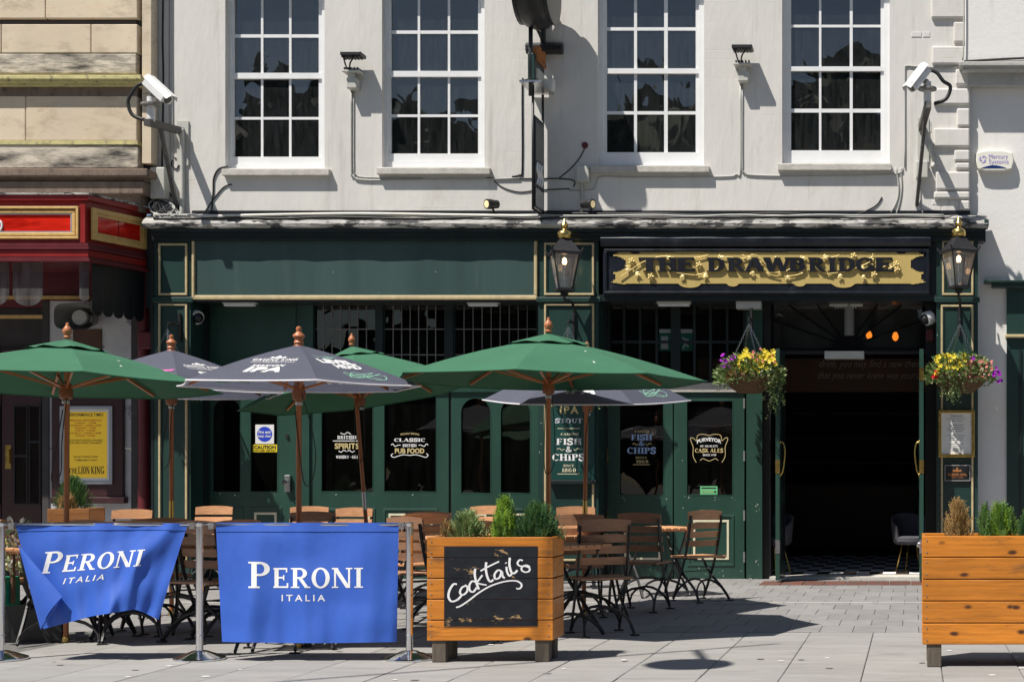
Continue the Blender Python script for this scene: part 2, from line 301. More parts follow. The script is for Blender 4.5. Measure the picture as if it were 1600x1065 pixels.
# ground
mk('slab_stone', (.268, .262, .253), .78, var=.12, sc=3, st=(.8, 3.2, 1), bump=.1, bsc=30, rnd=.08, c2=(.225, .212, .196), th=.52, sc2=1.6, soft=.2)
mk('sett_stone', (.222, .216, .212), .8, var=.14, sc=6, bump=.15, bsc=40, rnd=.10, c2=(.18, .172, .165), th=.6, sc2=5, soft=.1)
mk('pale_kerb', (.31, .305, .29), .8, var=.1, sc=6, rnd=.06)
mk('joint_dark', (.125, .121, .116), .95, var=.2, sc=20)
mk('tile_red', (.15, .062, .045), .6, var=.25, sc=9, rnd=.25, c2=(.085, .07, .065), th=.52, sc2=9)
def stain(name, c, st, sc, th, soft, k):
    t = MAT[name].node_tree; L = t.links; b = t.nodes['Principled BSDF']; src = b.inputs['Base Color'].links[0].from_socket; tc = [n for n in t.nodes if n.type == 'TEX_COORD'][0]
    co = tc.outputs['Object']; oi = [n for n in t.nodes if n.type == 'OBJECT_INFO']
    if oi:
        va = node(t, 'ShaderNodeVectorMath', operation='ADD'); s2 = node(t, 'ShaderNodeVectorMath', operation='SCALE'); s2.inputs[0].default_value = (17, 31, 11); L.new(oi[0].outputs['Random'], s2.inputs['Scale']); L.new(co, va.inputs[0]); L.new(s2.outputs[0], va.inputs[1]); co = va.outputs[0]
    mp = node(t, 'ShaderNodeMapping'); mp.inputs['Scale'].default_value = st; L.new(co, mp.inputs[0]); nz = node(t, 'ShaderNodeTexNoise'); nz.inputs['Scale'].default_value = sc; nz.inputs['Detail'].default_value = 9; nz.inputs['Roughness'].default_value = .7; L.new(mp.outputs[0], nz.inputs['Vector'])
    mr = node(t, 'ShaderNodeMapRange'); mr.inputs[1].default_value = th; mr.inputs[2].default_value = th + soft; mr.inputs[4].default_value = k; L.new(nz.outputs[0], mr.inputs[0])
    mx = node(t, 'ShaderNodeMix', data_type='RGBA'); L.new(mr.outputs[0], mx.inputs[0]); L.new(src, mx.inputs[6]); mx.inputs[7].default_value = (*c, 1); L.new(mx.outputs[2], b.inputs['Base Color'])
stain('wall_paint', (.36, .34, .30), (3.5, 3.5, .20), 1.6, .56, .16, .55); stain('wall_paint', (.30, .28, .25), (1, 1, 1), 9, .69, .03, .5); stain('wall_paint', (.46, .42, .35), (.8, .8, .8), 1.1, .58, .1, .4); stain('wall_render', (.42, .40, .36), (2.5, 2.5, .25), 1.6, .60, .16, .4)
stain('plank_orange', (.10, .05, .022), (.8, 3, 4), 2.2, .55, .12, .7); stain('plank_orange', (.36, .25, .15), (1.2, 8, 14), 3, .60, .06, .32); stain('plank_orange', (.03, .015, .008), (1.4, 8, 20), 5, .70, .02, .8)
stain('green_fascia', (.10, .13, .125), (1.5, 1.5, .12), 5, .60, .12, .5); stain('green_fascia', (.35, .36, .33), (3, 3, .5), 9, .735, .015, .8); stain('green_paint', (.09, .14, .12), (4, 4, .8), 7, .68, .03, .6); stain('green_pilaster', (.10, .14, .13), (4, 4, .6), 8, .68, .03, .6)
stain('ashlar', (.28, .21, .15), (.7, 1, 1.4), 2.6, .52, .22, .7); stain('ashlar', (.12, .10, .085), (.6, 1, 2), 5, .62, .08, .7); stain('ashlar', (.72, .66, .55), (1, 1, 1.5), 1.3, .55, .2, .5)
stain('slab_stone', (.16, .152, .142), (1, 1, 1), 2.2, .60, .14, .55); stain('slab_stone', (.33, .325, .315), (.5, 5, 1), 3, .62, .1, .5); stain('sett_stone', (.14, .135, .13), (1, 1, 1), 1.4, .55, .2, .5)
stain('canopy_green', (.075, .175, .115), (1, 1, 1), 1.8, .55, .2, .5); stain('banner_blue', (.05, .15, .60), (1.2, 1, .8), 3, .52, .2, .5)
# interior, glass and lights
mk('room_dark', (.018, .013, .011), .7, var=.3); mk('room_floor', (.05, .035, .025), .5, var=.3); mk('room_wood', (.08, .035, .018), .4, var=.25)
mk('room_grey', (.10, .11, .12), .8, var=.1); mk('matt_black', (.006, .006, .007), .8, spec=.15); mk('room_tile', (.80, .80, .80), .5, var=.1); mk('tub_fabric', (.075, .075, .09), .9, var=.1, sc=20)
glass('glass_upper', 2.3, (.62, .68, .72), .022, (.55, .60, .64), 10, .010, .10)
glass('glass_low', 1.65, (.80, .82, .82), .004, (.55, .55, .52), 6, .004, .05)
glass('glass_fan', 1.7, (.85, .85, .85), .05, (.5, .5, .48), 3, .01, .1)
glass('glass_lantern', 1.6, (.86, .88, .90), .22, (.6, .62, .64), 9)  # lantern panes: pale diffuse haze painted in for whitish reflections
glass('clear_plastic', 1.45, (.70, .70, .70), .12, (.5, .5, .52), 6)
mk('bulb_warm', (1., .25, .02), .4, emit=1.1); mk('bulb_lantern', (1., .60, .30), .4, emit=5); mk('bulb_spot', (.9, .72, .40), .3, emit=.25)
mk('sticker_white', (.80, .80, .80), .4); mk('sticker_blue', (.02, .06, .55), .4); mk('sticker_yellow', (.80, .62, .02), .4); mk('sticker_green', (.16, .55, .25), .4); mk('first_aid_green', (.015, .26, .16), .4)
mk('poster_yellow_glow', (.78, .50, .03), .4, var=.03, emit=.16); mk('print_black', (.02, .02, .02), .5); mk('print_red', (.55, .06, .02), .5); mk('paper', (.78, .77, .74), .6); mk('print_grey', (.30, .30, .30), .6); mk('alu_frame', (.42, .44, .47), .4, m=.5); mk('sign_green', (.010, .055, .048), .35, var=.1)  # yellow poster has a faint glow, added to lift it out of shade
mk('alarm_cream', (.80, .78, .70), .4, var=.02, c2=(.6, .5, .35), th=.68, sc2=6); mk('alarm_blue', (.01, .03, .16), .15); mk('print_violet', (.30, .26, .62), .5)
mk('gum', (.20, .192, .182), .8, var=.2); mk('chip_pale', (.36, .39, .36), .7, var=.2); mk('card', (.45, .29, .14), .8); mk('bottle_amber', (.30, .09, .02), .2)
# ------------------------------------------------------------------ lettering
def sans(s, bold=0., shear=0., space=1.):
    cu = bpy.data.curves.new('t', 'FONT'); cu.body = s; cu.size = 1; cu.offset = bold; cu.shear = shear; cu.resolution_u = 3; cu.space_character = space
    o = bpy.data.objects.new('t', cu); COL.objects.link(o); dg = bpy.context.evaluated_depsgraph_get(); dg.update()
    me = bpy.data.meshes.new_from_object(o.evaluated_get(dg)); vs = [(v.co.x, v.co.y) for v in me.vertices]; fs = [list(p.vertices) for p in me.polygons]
    bpy.data.objects.remove(o); bpy.data.curves.remove(cu); bpy.data.meshes.remove(me); return vs, fs
def glyph(ch, T=.19, t=.085, srf=1.):
    """one serif capital, cap height 1: polygons and its width"""
    Q = []; sw = .11 * srf; sh = .065
    def rc(x0, y0, x1, y1): Q.append([(x0, y0), (x1, y0), (x1, y1), (x0, y1)])
    def stem(x, y0=0, y1=1, w=T, lo=1, hi=1):
        rc(x - w/2, y0, x + w/2, y1)
        if lo and srf: rc(x - w/2 - sw, y0, x + w/2 + sw, y0 + sh)
        if hi and srf: rc(x - w/2 - sw, y1 - sh, x + w/2 + sw, y1)
    def arc(cx, cy, rx, ry, a0, a1, tw=T, th=t, n=14):
        pts = []
        for i in range(n + 1):
            a = math.radians(a0 + (a1 - a0) * i / n); c, s_ = math.cos(a), math.sin(a); pts.append(((cx + rx*c, cy + ry*s_), (cx + (rx - tw)*c, cy + (ry - th)*s_)))
        for i in range(n): Q.append([pts[i][0], pts[i+1][0], pts[i+1][1], pts[i][1]])
    def dg(x0, y0, x1, y1, w): Q.append([(x0 - w/2, y0), (x0 + w/2, y0), (x1 + w/2, y1), (x1 - w/2, y1)])
    def pl(pts, w):
        pts = smooth_path([(x, y, 0) for x, y in pts], 5)
        for i in range(len(pts) - 1):
            d = (pts[i+1] - pts[i]); 
            if d.length < 1e-6: continue
            d.normalize(); nn = Vector((-d.y, d.x, 0)) * w / 2; a = pts[i] - d * w * .12; b = pts[i+1] + d * w * .12
            Q.append([(a - nn)[:2], (b - nn)[:2], (b + nn)[:2], (a + nn)[:2]])
    w = .8
    if ch == 'I': stem(.2); w = .4
    elif ch == '1': stem(.2, hi=0); dg(.06, .78, .2, 1, .09); w = .4
    elif ch in 'PRB':
        stem(.2); k = .46 if ch != 'B' else .5
        rc(.2, 1 - t, .42, 1); rc(.2, k, .42, k + t); arc(.42, (1 + k)/2, .36, (1 - k)/2, -90, 90)
        if ch == 'R': dg(.78, 0, .46, k, T*.95); rc(.66, 0, .94, sh); w = .9
        elif ch == 'B': rc(.2, 0, .44, t); arc(.44, (k + t)/2, .38, (k + t)/2, -90, 90); w = .86
        else: w = .8
    elif ch in 'EFL':
        stem(.2, lo=(ch == 'F'), hi=(ch == 'L'))
        if ch != 'L': rc(.05, 1 - t, .72, 1); rc(.2, .47, .56, .47 + t); rc(.65, .78, .72, 1); rc(.52, .38, .58, .64)
        if ch != 'F': rc(.05, 0, .76, t); rc(.69, 0, .77, .24)
        w = .8
    elif ch in 'O0': arc(.44, .5, .44 if ch == 'O' else .34, .52, 0, 360, n=28); w = .88 if ch == 'O' else .78
    elif ch == 'Q': arc(.44, .5, .44, .52, 0, 360, n=28); dg(.8, -.14, .5, .2, .12); w = .88
    elif ch == '8': arc(.36, .74, .30, .28, 0, 360, T*.9, n=20); arc(.36, .25, .36, .27, 0, 360, T*.9, n=20); w = .74
    elif ch == '6': arc(.36, .3, .36, .32, 0, 360, T*.9, n=20); pl([(.09, .3), (.12, .7), (.3, .93), (.6, .96)], T*.7); w = .74
    elif ch == '7': rc(.04, .9, .66, 1); dg(.25, 0, .6, .92, .15); w = .7
    elif ch == '9': arc(.36, .7, .36, .32, 0, 360, T*.9, n=20); pl([(.64, .7), (.6, .3), (.42, .07), (.12, .04)], T*.7); w = .74
    elif ch == 'C': arc(.46, .5, .46, .52, 42, 318, n=24); rc(.74, .68, .82, .96); w = .86
    elif ch == 'G': arc(.46, .5, .46, .52, 42, 330, n=24); rc(.70, .06, .70 + T*.9, .44); rc(.60, .38, .98, .38 + sh); rc(.74, .70, .82, .96); w = .96
    elif ch == 'D': stem(.2); rc(.2, 0, .42, t); rc(.2, 1 - t, .42, 1); arc(.42, .5, .48, .5, -90, 90, n=18); w = .92
    elif ch == 'H': stem(.2); stem(.78); rc(.2, .46, .78, .46 + t); w = .98
    elif ch == 'T': stem(.42, hi=0); rc(0, 1 - t, .84, 1); rc(0, .76, .07, 1); rc(.77, .76, .84, 1); w = .84
    elif ch == 'N': stem(.16, w=t*1.1); stem(.84, w=t*1.1, lo=0); dg(.80, 0, .16, 1, T*1.1); w = 1.0
    elif ch == 'M': stem(.14, w=t*1.1); stem(.98, w=T); dg(.54, .1, .18, 1, T); dg(.54, .1, .94, 1, t); w = 1.12
    elif ch == 'A': dg(.10, 0, .44, 1, t*1.2); dg(.82, 0, .47, 1, T*1.1); rc(.24, .28, .70, .28 + t); rc(-.04, 0, .26, sh); rc(.64, 0, 1.0, sh); w = .96
    elif ch == 'V': dg(.46, 0, .12, 1, T*1.1); dg(.48, 0, .80, 1, t*1.2); rc(-.04, 1 - sh, .30, 1); rc(.66, 1 - sh, .94, 1); w = .9
    elif ch == 'W': dg(.34, 0, .10, 1, T); dg(.36, 0, .58, 1, t*1.1); dg(.86, 0, .60, 1, T); dg(.88, 0, 1.10, 1, t*1.1); rc(-.06, 1 - sh, .28, 1); rc(.94, 1 - sh, 1.24, 1); w = 1.2
    elif ch == 'Y': dg(.44, .45, .12, 1, T); dg(.46, .45, .76, 1, t*1.2); stem(.45, 0, .5, hi=0); rc(-.02, 1 - sh, .28, 1); rc(.64, 1 - sh, .9, 1); w = .88
    elif ch == 'K': stem(.2); dg(.34, .45, .74, 1, t*1.2); dg(.80, 0, .42, .56, T); rc(.64, 0, .96, sh); rc(.60, 1 - sh, .88, 1); w = .92
    elif ch == 'U': rc(.1, .3, .1 + T, 1); rc(0, 1 - sh, .38, 1); rc(.72, .3, .72 + t, 1); rc(.62, 1 - sh, .90, 1); arc(.45, .33, .35, .35, 180, 360, T*.9, t); w = .88
    elif ch == 'S': pl([(.68, .74), (.64, .92), (.40, .97), (.15, .88), (.12, .68), (.34, .54), (.58, .42), (.66, .22), (.52, .06), (.30, .03), (.10, .10), (.06, .30)], T*.85); w = .76
    elif ch == '&': pl([(.92, .50), (.74, .20), (.45, .02), (.15, .08), (.10, .30), (.34, .52), (.56, .72), (.50, .93), (.32, .95), (.24, .78), (.40, .48), (.66, .16), (.95, .02)], T*.62); w = .98
    elif ch in '.·•': arc(.12, .5 if ch != '.' else .1, .1, .1, 0, 360, .099, .099, 10); w = .26
    elif ch == '-': rc(.02, .42, .36, .52); w = .4
    else: w = .36
    return Q, w
def serif(s, T=.19, t=.085, gap=.09, srf=1.):
    vs = []; fs = []; x = 0
    for ch in s:
        if ch == ' ': x += .42; continue
        Q, w = glyph(ch, T, t, srf)
        for q in Q: n = len(vs); vs += [(a + x, b) for a, b in q]; fs.append(list(range(n, n + len(q))))
        x += w + gap
    return vs, fs
def norm(tm):
    vs, fs = tm; xs = [v[0] for v in vs]; ys = [v[1] for v in vs]; a, b, c, d = min(xs), max(xs), min(ys), max(ys)
    return [((x - a) / (b - a), (y - c) / max(d - c, 1e-6)) for x, y in vs], fs
def letter(tm, fn, mb=None, step=.00005):
    """lay flat lettering (normalised to a unit box) on a surface: fn(u, v, lift) -> point"""
    vs, fs = norm(tm); mb = mb or MB(); base = len(mb.f)
    for k, f in enumerate(fs): mb.add([fn(*vs[i], (k % 40) * step) for i in f], [list(range(len(f)))])
    return mb
def flat(x0, y0, x1, y1, Y):                              # fill a photo rectangle (y1 = baseline) in the plane Y
    return lambda u, v, l: P(x0 + (x1 - x0) * u, y1 + (y0 - y1) * v, Y) + Vector((0, -l, 0))
def arcfit(x0, y0, x1, y1, Y, sag):
    return lambda u, v, l: P(x0 + (x1 - x0) * u, y1 + (y0 - y1) * v - sag * (1 - (2*u - 1)**2), Y) + Vector((0, -l, 0))
def write(tm, mat, parent, x0, y0, x1, y1, Y, name='lettering', sag=None):
    return letter(tm, flat(x0, y0, x1, y1, Y) if sag is None else arcfit(x0, y0, x1, y1, Y, sag)).build(name, mat, parent, fix=False)
def ribbon(mb, pts, w, Y, n=6, taper=0):                  # photo-space pen stroke in the plane Y
    pp = smooth_path([(x, y, 0) for x, y in pts], n); m = len(pp); L = []
    for i, p in enumerate(pp):
        d = pp[min(i+1, m-1)] - pp[max(i-1, 0)]; d = d.normalized() if d.length > 1e-9 else Vector((1, 0, 0))
        ww = w * (1 - taper * abs(2*i/(m-1) - 1)**3) if taper else w
        L.append((p + Vector((-d.y, d.x, 0)) * ww/2, p - Vector((-d.y, d.x, 0)) * ww/2))
    for i in range(m - 1): mb.add([P(q.x, q.y, Y) for q in (L[i][0], L[i+1][0], L[i+1][1], L[i][1])], [[0, 1, 2, 3]])
    return mb
# ------------------------------------------------------------------ ground
gm = MB(); gm.add([(-300, -300, -.012), (300, -300, -.012), (300, 3.0, -.012), (-300, 3.0, -.012)], [[0, 1, 2, 3]])
pave = gm.build('pavement', 'joint_dark'); tag(pave, 'pale stone slab pavement with a band of grey setts before the pub', None, None, 'structure')
WL[pave.name] = Vector()
YS = GY(987)                                              # edge between slabs and setts
slab_w = (1365 - 1267) * (D + YS) / F
xa = X(1267, YS); k0 = int((X(-60, GY(1075)) - xa) / slab_w) - 2; k1 = int((X(1700, YS) - xa) / slab_w) + 2
rs = random.Random(3); unit = {}
def block(name, x0, x1, y0, y1, mat, h=.02, gap=.003):
    me_key = (round(x1-x0, 3), round(y1-y0, 3), mat)
    if me_key not in unit:
        a, b = (x1-x0)/2 - gap, (y1-y0)/2 - gap; c = min(.006, gap*1.6); m = MB()
        m.add([(-a, -b, -h), (a, -b, -h), (a, b, -h), (-a, b, -h), (-a, -b, -c*.6), (a, -b, -c*.6), (a, b, -c*.6), (-a, b, -c*.6), (-a+c, -b+c, 0), (a-c, -b+c, 0), (a-c, b-c, 0), (-a+c, b-c, 0)],
              [[0,1,5,4],[1,2,6,5],[2,3,7,6],[3,0,4,7],[4,5,9,8],[5,6,10,9],[6,7,11,10],[7,4,8,11],[8,9,10,11]])
        o = m.build(name, mat); unit[me_key] = o.data; o.parent = pave
    else: o = bpy.data.objects.new(name, unit[me_key]); COL.objects.link(o); o.parent = pave
    o.location = ((x0+x1)/2, (y0+y1)/2, rs.uniform(-.0015, .0015)); o.rotation_euler = (rs.uniform(-.0015, .0015), rs.uniform(-.0015, .0015), 0); return o
lens = [.62, .74, .86, .98]
for k in range(k0, k1):
    y = YS - .012; x0 = xa + k * slab_w
    y1 = y - rs.choice(lens) * rs.choice((.5, 1, 1))
    while y > -D + 7.6:
        px = HX + (x0 + slab_w/2) * F / (D + y)
        y1 = y - rs.choice(lens)
        if -140 < px < 1760: block('slab', x0, x0 + slab_w, y1, y, 'slab_stone')
        y = y1
far = MB()                                                # the same slabs further off, out of the picture, one mass
for k in range(k0 - 14, k1 + 12):
    y = YS - .012; x0 = xa + k * slab_w
    while y > -D - 6:
        y1 = y - .8; px = HX + (x0 + slab_w/2) * F / max(D + y, .5)
        if not (-140 < px < 1760 and y > -D + 7.6): far.box(x0 + .004, x0 + slab_w - .004, y1 + .004, y - .004, -.02, -.001)
        y = y1
far.build('slab_field', 'slab_stone', pave, kind='stuff')
# setts: the ones that show largest are single pieces, the rest one mass
sett = []; sw, sd = .27, .52; row = 0; y = YS + .01
while y < .36:
    dd = .16 if abs(y - GY(941)) < .2 and row % 2 == 0 else sd
    x = -14 + (row % 2) * sw * .5
    while x < 4.2:
        sett.append((x, x + sw, y, min(y + sd, .38))); x += sw
    y += sd; row += 1
def inview(s):
    yy = (s[2] + s[3]) / 2; px = HX + (s[0] + .1) * F / (D + yy); py = HY + H * F / (D + yy); return px, py
vis = [s for s in sett if 880 < inview(s)[0] < 1445 and s[1] - s[0] > 0 and s[3] - s[2] > .3]
vis.sort(key=lambda s: s[2]); pick = set(map(tuple, vis[:290])); rest = MB()
for s in sett:
    if tuple(s) in pick: block('sett', s[0], s[1], s[2], s[3], 'sett_stone', gap=.0022)
    else: rest.box(s[0] + .003, s[1] - .003, s[2] + .003, s[3] - .003, -.02, rs.uniform(-.001, .001))
rest.build('sett_field', 'sett_stone', pave, kind='stuff')
ky = GY(941); x = -13.
while x < 4: block('kerb_stone', x, x + .9, ky - .05, ky + .05, 'pale_kerb', h=.012, gap=.003).location.z = .006; x += .9
for k in range(8):                                        # red threshold tiles in front of the open door
    x0 = X(1195 + 32.6 * k, .05); block('threshold_tile', x0, x0 + 32.2 * (D+.05) / F, -.72, -.12, 'tile_red', h=.02).location.z = .008
# ------------------------------------------------------------------ the pub
pub = thing('pub_building', 'pale grey painted pub with dark green shopfront and four tall sash windows', 'building', (X(890), .15, 0))
UY = .15
WINS = [  # opening, glass columns, glass rows (photo pixels)
    (352, 507, [(366, 407), (412, 451), (456, 498)], [(-4, 53), (60, 114), (124, 182), (188, 245)], 257, 346, 514, 264, 274),
    (597, 757, [(611, 652), (657, 699), (704, 747)], [(-7, 47), (54, 111), (121, 178), (184, 240)], 252, 588, 765, 262, 272),
    (934, 1100, [(948, 990), (996, 1037), (1044, 1087)], [(-12, 42), (49, 107), (116, 173), (180, 238)], 257, 922, 1108, 259, 269),
    (1222, 1390, [(1236, 1279), (1284, 1327), (1333, 1376)], [(-15, 38), (44, 104), (112, 169), (177, 235)], 256, 1215, 1393, 256, 266)]
def wall_holes(mb, x0, x1, z0, z1, holes, Y, dep):
    xs = sorted({x0, x1, *[h[0] for h in holes], *[h[1] for h in holes]}); zs = sorted({z0, z1, *[h[2] for h in holes], *[h[3] for h in holes]})
    for i in range(len(xs) - 1):
        for j in range(len(zs) - 1):
            cx, cz = (xs[i] + xs[i+1]) / 2, (zs[j] + zs[j+1]) / 2
            if any(h[0] < cx < h[1] and h[2] < cz < h[3] for h in holes): continue
            mb.add([(xs[i], Y, zs[j]), (xs[i+1], Y, zs[j]), (xs[i+1], Y, zs[j+1]), (xs[i], Y, zs[j+1])], [[0, 1, 2, 3]])
    for a, b, c, d in holes:
        for q in ([(a, c), (a, d)], [(a, d), (b, d)], [(b, d), (b, c)], [(b, c), (a, c)]):
            mb.add([(q[0][0], Y, q[0][1]), (q[1][0], Y, q[1][1]), (q[1][0], Y + dep, q[1][1]), (q[0][0], Y + dep, q[0][1])], [[0, 1, 2, 3]])
    return mb
holes = []
TOP = -110
for w in WINS: holes.append((X(w[0], UY), X(w[1], UY), Z(w[7] - 1, UY), Z(w[3][0][0] - 12, UY)))
wall_holes(MB(), X(236, UY), X(1516, UY), Z(342, UY), Z(TOP - 60, UY), holes, UY, .16).build('upper_wall', 'wall_paint', pub, fix=False)
FY = UY + .09                                             # face of the sash frames
for wi, (xl, xr, cols, rows, yb, sl, sr, sy0, sy1) in enumerate(WINS):
    y0 = rows[0][0]
    fr = MB()                                             # box frame
    a, b = cols[0][0] - 5, cols[2][1] + 5
    fr.r(xl - 3, y0 - 14, a, sy0, FY, .07); fr.r(b, y0 - 14, xr + 3, sy0, FY, .07); fr.r(a, y0 - 14, b, y0 - 5, FY, .07); fr.r(a, yb, b, sy0, FY, .07)
    win = fr.build('sash_window', 'white_gloss', pub)
    mid = (rows[1][1] + rows[2][0]) / 2
    MB().r(a, rows[3][1], b, yb, FY + .012, .05).build('bottom_rail', 'white_gloss', win)
    MB().r(a, rows[1][1], b, rows[2][0] - 1, FY + .010, .06).build('meeting_rail', 'white_gloss', win)
    for s_, yy in ((0, .022), (2, .03)):
        ra, rb = rows[s_], rows[s_ + 1]
        for p0_, p1_ in ((a, cols[0][0]), (cols[2][1], b)): MB().r(p0_, ra[0] - 5, p1_, rb[1], FY + yy, .04).build('sash_stile', 'white_gloss', win)
        for c in range(2): MB().r(cols[c][1] + .7, ra[0], cols[c+1][0] - .7, rb[1], FY + yy + .012, .02).build('glazing_bar', 'white_gloss', win)
        MB().r(cols[0][0], ra[1] + 1, cols[2][1], rb[0] - 1, FY + yy + .014, .016).build('glazing_bar', 'white_gloss', win)
    for ri, (ra, rb) in enumerate(rows):
        for ca, cb in cols:
            yy = FY + .05 + random.uniform(-.001, .001); q = [P(ca - 2, rb + 2, yy), P(cb + 2, rb + 2, yy), P(cb + 2, ra - 2, yy), P(ca - 2, ra - 2, yy)]
            tx, tz = random.uniform(-.003, .003), random.uniform(-.003, .003)
            q = [v + Vector((0, d, 0)) for v, d in zip(q, (0, tx, tx + tz, tz))]
            MB().add(q, [[0, 1, 2, 3]]).build('pane', 'glass_upper', win, fix=False)
    s = MB().r(sl, sy0, sr, sy1, UY - .075, .21); s.build('sill', 'sill_stone', win, bevel=.006)
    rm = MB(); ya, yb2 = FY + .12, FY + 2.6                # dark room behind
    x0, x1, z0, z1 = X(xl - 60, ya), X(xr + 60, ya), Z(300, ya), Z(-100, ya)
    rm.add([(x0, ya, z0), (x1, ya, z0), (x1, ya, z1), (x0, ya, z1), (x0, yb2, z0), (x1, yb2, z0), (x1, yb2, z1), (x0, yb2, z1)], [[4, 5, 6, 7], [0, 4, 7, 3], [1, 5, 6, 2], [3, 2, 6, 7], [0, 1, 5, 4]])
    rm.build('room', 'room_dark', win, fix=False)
# quoins of the pub's right end
q = [(1455, -4, 28, 0), (1490, 34, 66, 1), (1456, 72, 100, 0), (1493, 108, 132, 1), (1458, 138, 163, 0), (1495, 169, 197, 1), (1459, 200, 229, 0), (1491, 234, 251, 1), (1493, 254, 264, 1), (1462, 268, 296, 0), (1459, 299, 310, 0), (1500, 313, 328, 1)]
for x0, y0, y1, k in q: box_r('quoin', 'wall_paint', pub, x0, y0, 1515, y1, UY - .045, .05, bevel=.018)
for i, (x0, y0, x1, y1) in enumerate([(1462, 301, 1490, 309), (1492, 301, 1513, 309), (1457, 313, 1482, 320), (1484, 313, 1498, 320), (1458, 322, 1470, 329), (1472, 322, 1497, 329), (1440, 190, 1455, 206), (1424, 50, 1440, 58), (1442, 50, 1453, 58)]):
    box_r('brick', 'wall_paint', pub, x0, y0, x1, y1, UY - .006, .01, bevel=.004)
# cornice over the shopfront
cor = MB()
prof = [(UY, 336), (-.02, 338), (-.10, 342), (-.15, 345), (-.165, 349), (-.155, 354), (-.12, 357)]
xs = [X(232), X(1542)]
pv = [(y, Z(py, y)) for y, py in prof]
N = 60
for i in range(len(pv) - 1):
    for k in range(N):
        xa_, xb_ = xs[0] + (xs[1]-xs[0])*k/N, xs[0] + (xs[1]-xs[0])*(k+1)/N
        def wob(x, j): return math.sin(x*7.3 + j*1.7)*.004 + math.sin(x*17.1 + j)*.003
        cor.add([(xa_, pv[i][0] + wob(xa_, i), pv[i][1] + wob(xa_, i+3)), (xb_, pv[i][0] + wob(xb_, i), pv[i][1] + wob(xb_, i+3)), (xb_, pv[i+1][0] + wob(xb_, i+1), pv[i+1][1] + wob(xb_, i+4)), (xa_, pv[i+1][0] + wob(xa_, i+1), pv[i+1][1] + wob(xa_, i+4))], [[0, 1, 2, 3]])
cor.build('cornice_lead', 'lead', pub, smooth=True)
cm = MB()
for y0, y1, yy in ((357, 362, -.125), (362, 368, -.085), (368, 376, -.045)): cm.r(236, y0, 1538, y1, yy, .3 + (-.045 - yy))
cm.build('cornice_moulding', 'green_dark', pub)
endc = MB()
for y0, y1, yy, e in ((343, 352, -.16, 1545), (352, 358, -.13, 1541)): endc.r(1538, y0, e, y1, yy, .3)
endc.build('cornice_end', 'green_pilaster', pub)
# fascia board on the left
fas = MB().r(303, 376, 834, 461, 0, .38).build('fascia', 'green_fascia', pub)
box_r('bead', 'gold_paint', fas, 303, 461, 839, 468, -.03, .41, bevel=.01)
box_r('bead', 'gold_paint', fas, 834, 376, 839, 461, -.03, .2, bevel=.008); box_r('bead', 'gold_paint', fas, 299, 376, 303, 468, -.03, .2, bevel=.008)
MB().r(303, 468, 940, 472, .01, .37).build('soffit', 'green_dark', pub)
# pilasters with gilded panel mouldings
def pilaster(x0, x1, panels, y0=372, mat='green_pilaster'):
    p = MB().r(x0, y0, x1, 906, 0, .45).build('pilaster', mat, pub)
    for (a, b, c, d) in panels:
        m = MB(); m.ring(a, b, c, d, 3.2, -.022, .03); m.build('panel_moulding', 'gold_paint', p, bevel=.004)
        MB().ring(a + 3.2, b + 3.2, c - 3.2, d - 3.2, 2.2, -.012, .02).build('panel_moulding', mat, p)
    MB().r(x0 - 3, 464, x1 + 3, 472, -.035, .04).build('pilaster_band', mat, p, bevel=.006)
    MB().r(x0 - 3, 882, x1 + 3, 906.5, -.04, .045).build('plinth', mat, p, bevel=.006)
    return p
pilaster(240, 298, [(247, 380, 292, 461), (247, 474, 292, 876)])
pilaster(841, 935, [(850, 379, 928, 461), (850, 474, 928, 876)])
pilaster(1463, 1528, [(1472, 375, 1521, 461), (1470, 476, 1521, 876)])
# left end: blank board of the fire exit bay and the leaded lights
GYP = .40
MB().r(298, 470, 322, 906, GYP - .10, .2).build('bay_post', 'green_dark', pub)
blank = MB().r(322, 470, 470, 612, GYP, .08).build('transom_board', 'green_paint', pub)
MB().ring(332, 480, 462, 606, 5, GYP - .014, .02).build('panel_moulding', 'green_paint', blank)
MB().r(470, 470, 489, 612, GYP - .04, .12).build('bay_post', 'green_paint', pub)
MB().r(486, 588, 841, 612, GYP - .03, .1).build('transom_rail', 'green_paint', pub)
for a, b in ((589, 598), (697, 708)): MB().r(a, 470, b, 588, GYP - .02, .09).build('mullion', 'green_dark', pub)
for bi, (a, b, n) in enumerate(((489, 589, 7), (598, 697, 7), (708, 841, 9))):
    lf = MB().ring(a, 470, b, 588, 3, GYP, .05).build('leaded_light', 'green_dark', pub)
    xs_ = [a + 3 + (b - a - 6) * k / n for k in range(n + 1)]; ys_ = [473, 514, 554, 585]
    for k in range(1, n): MB().tube([P(xs_[k], ys_[0], GYP + .02), P(xs_[k], ys_[-1], GYP + .02)], .007, 5).build('lead_came', 'bracket_grey', lf)
    for yy in ys_[1:-1]: MB().tube([P(a + 3, yy, GYP + .018), P(b - 3, yy, GYP + .018)], .007, 5).build('lead_came', 'bracket_grey', lf)
    for k in range(n):
        for j in range(3):
            d = random.uniform(-.0015, .0015); yy = GYP + .024
            MB().add([P(xs_[k], ys_[j+1], yy), P(xs_[k+1], ys_[j+1], yy + d), P(xs_[k+1], ys_[j], yy + d), P(xs_[k], ys_[j], yy)], [[0, 1, 2, 3]]).build('pane', 'glass_low', lf, fix=False)
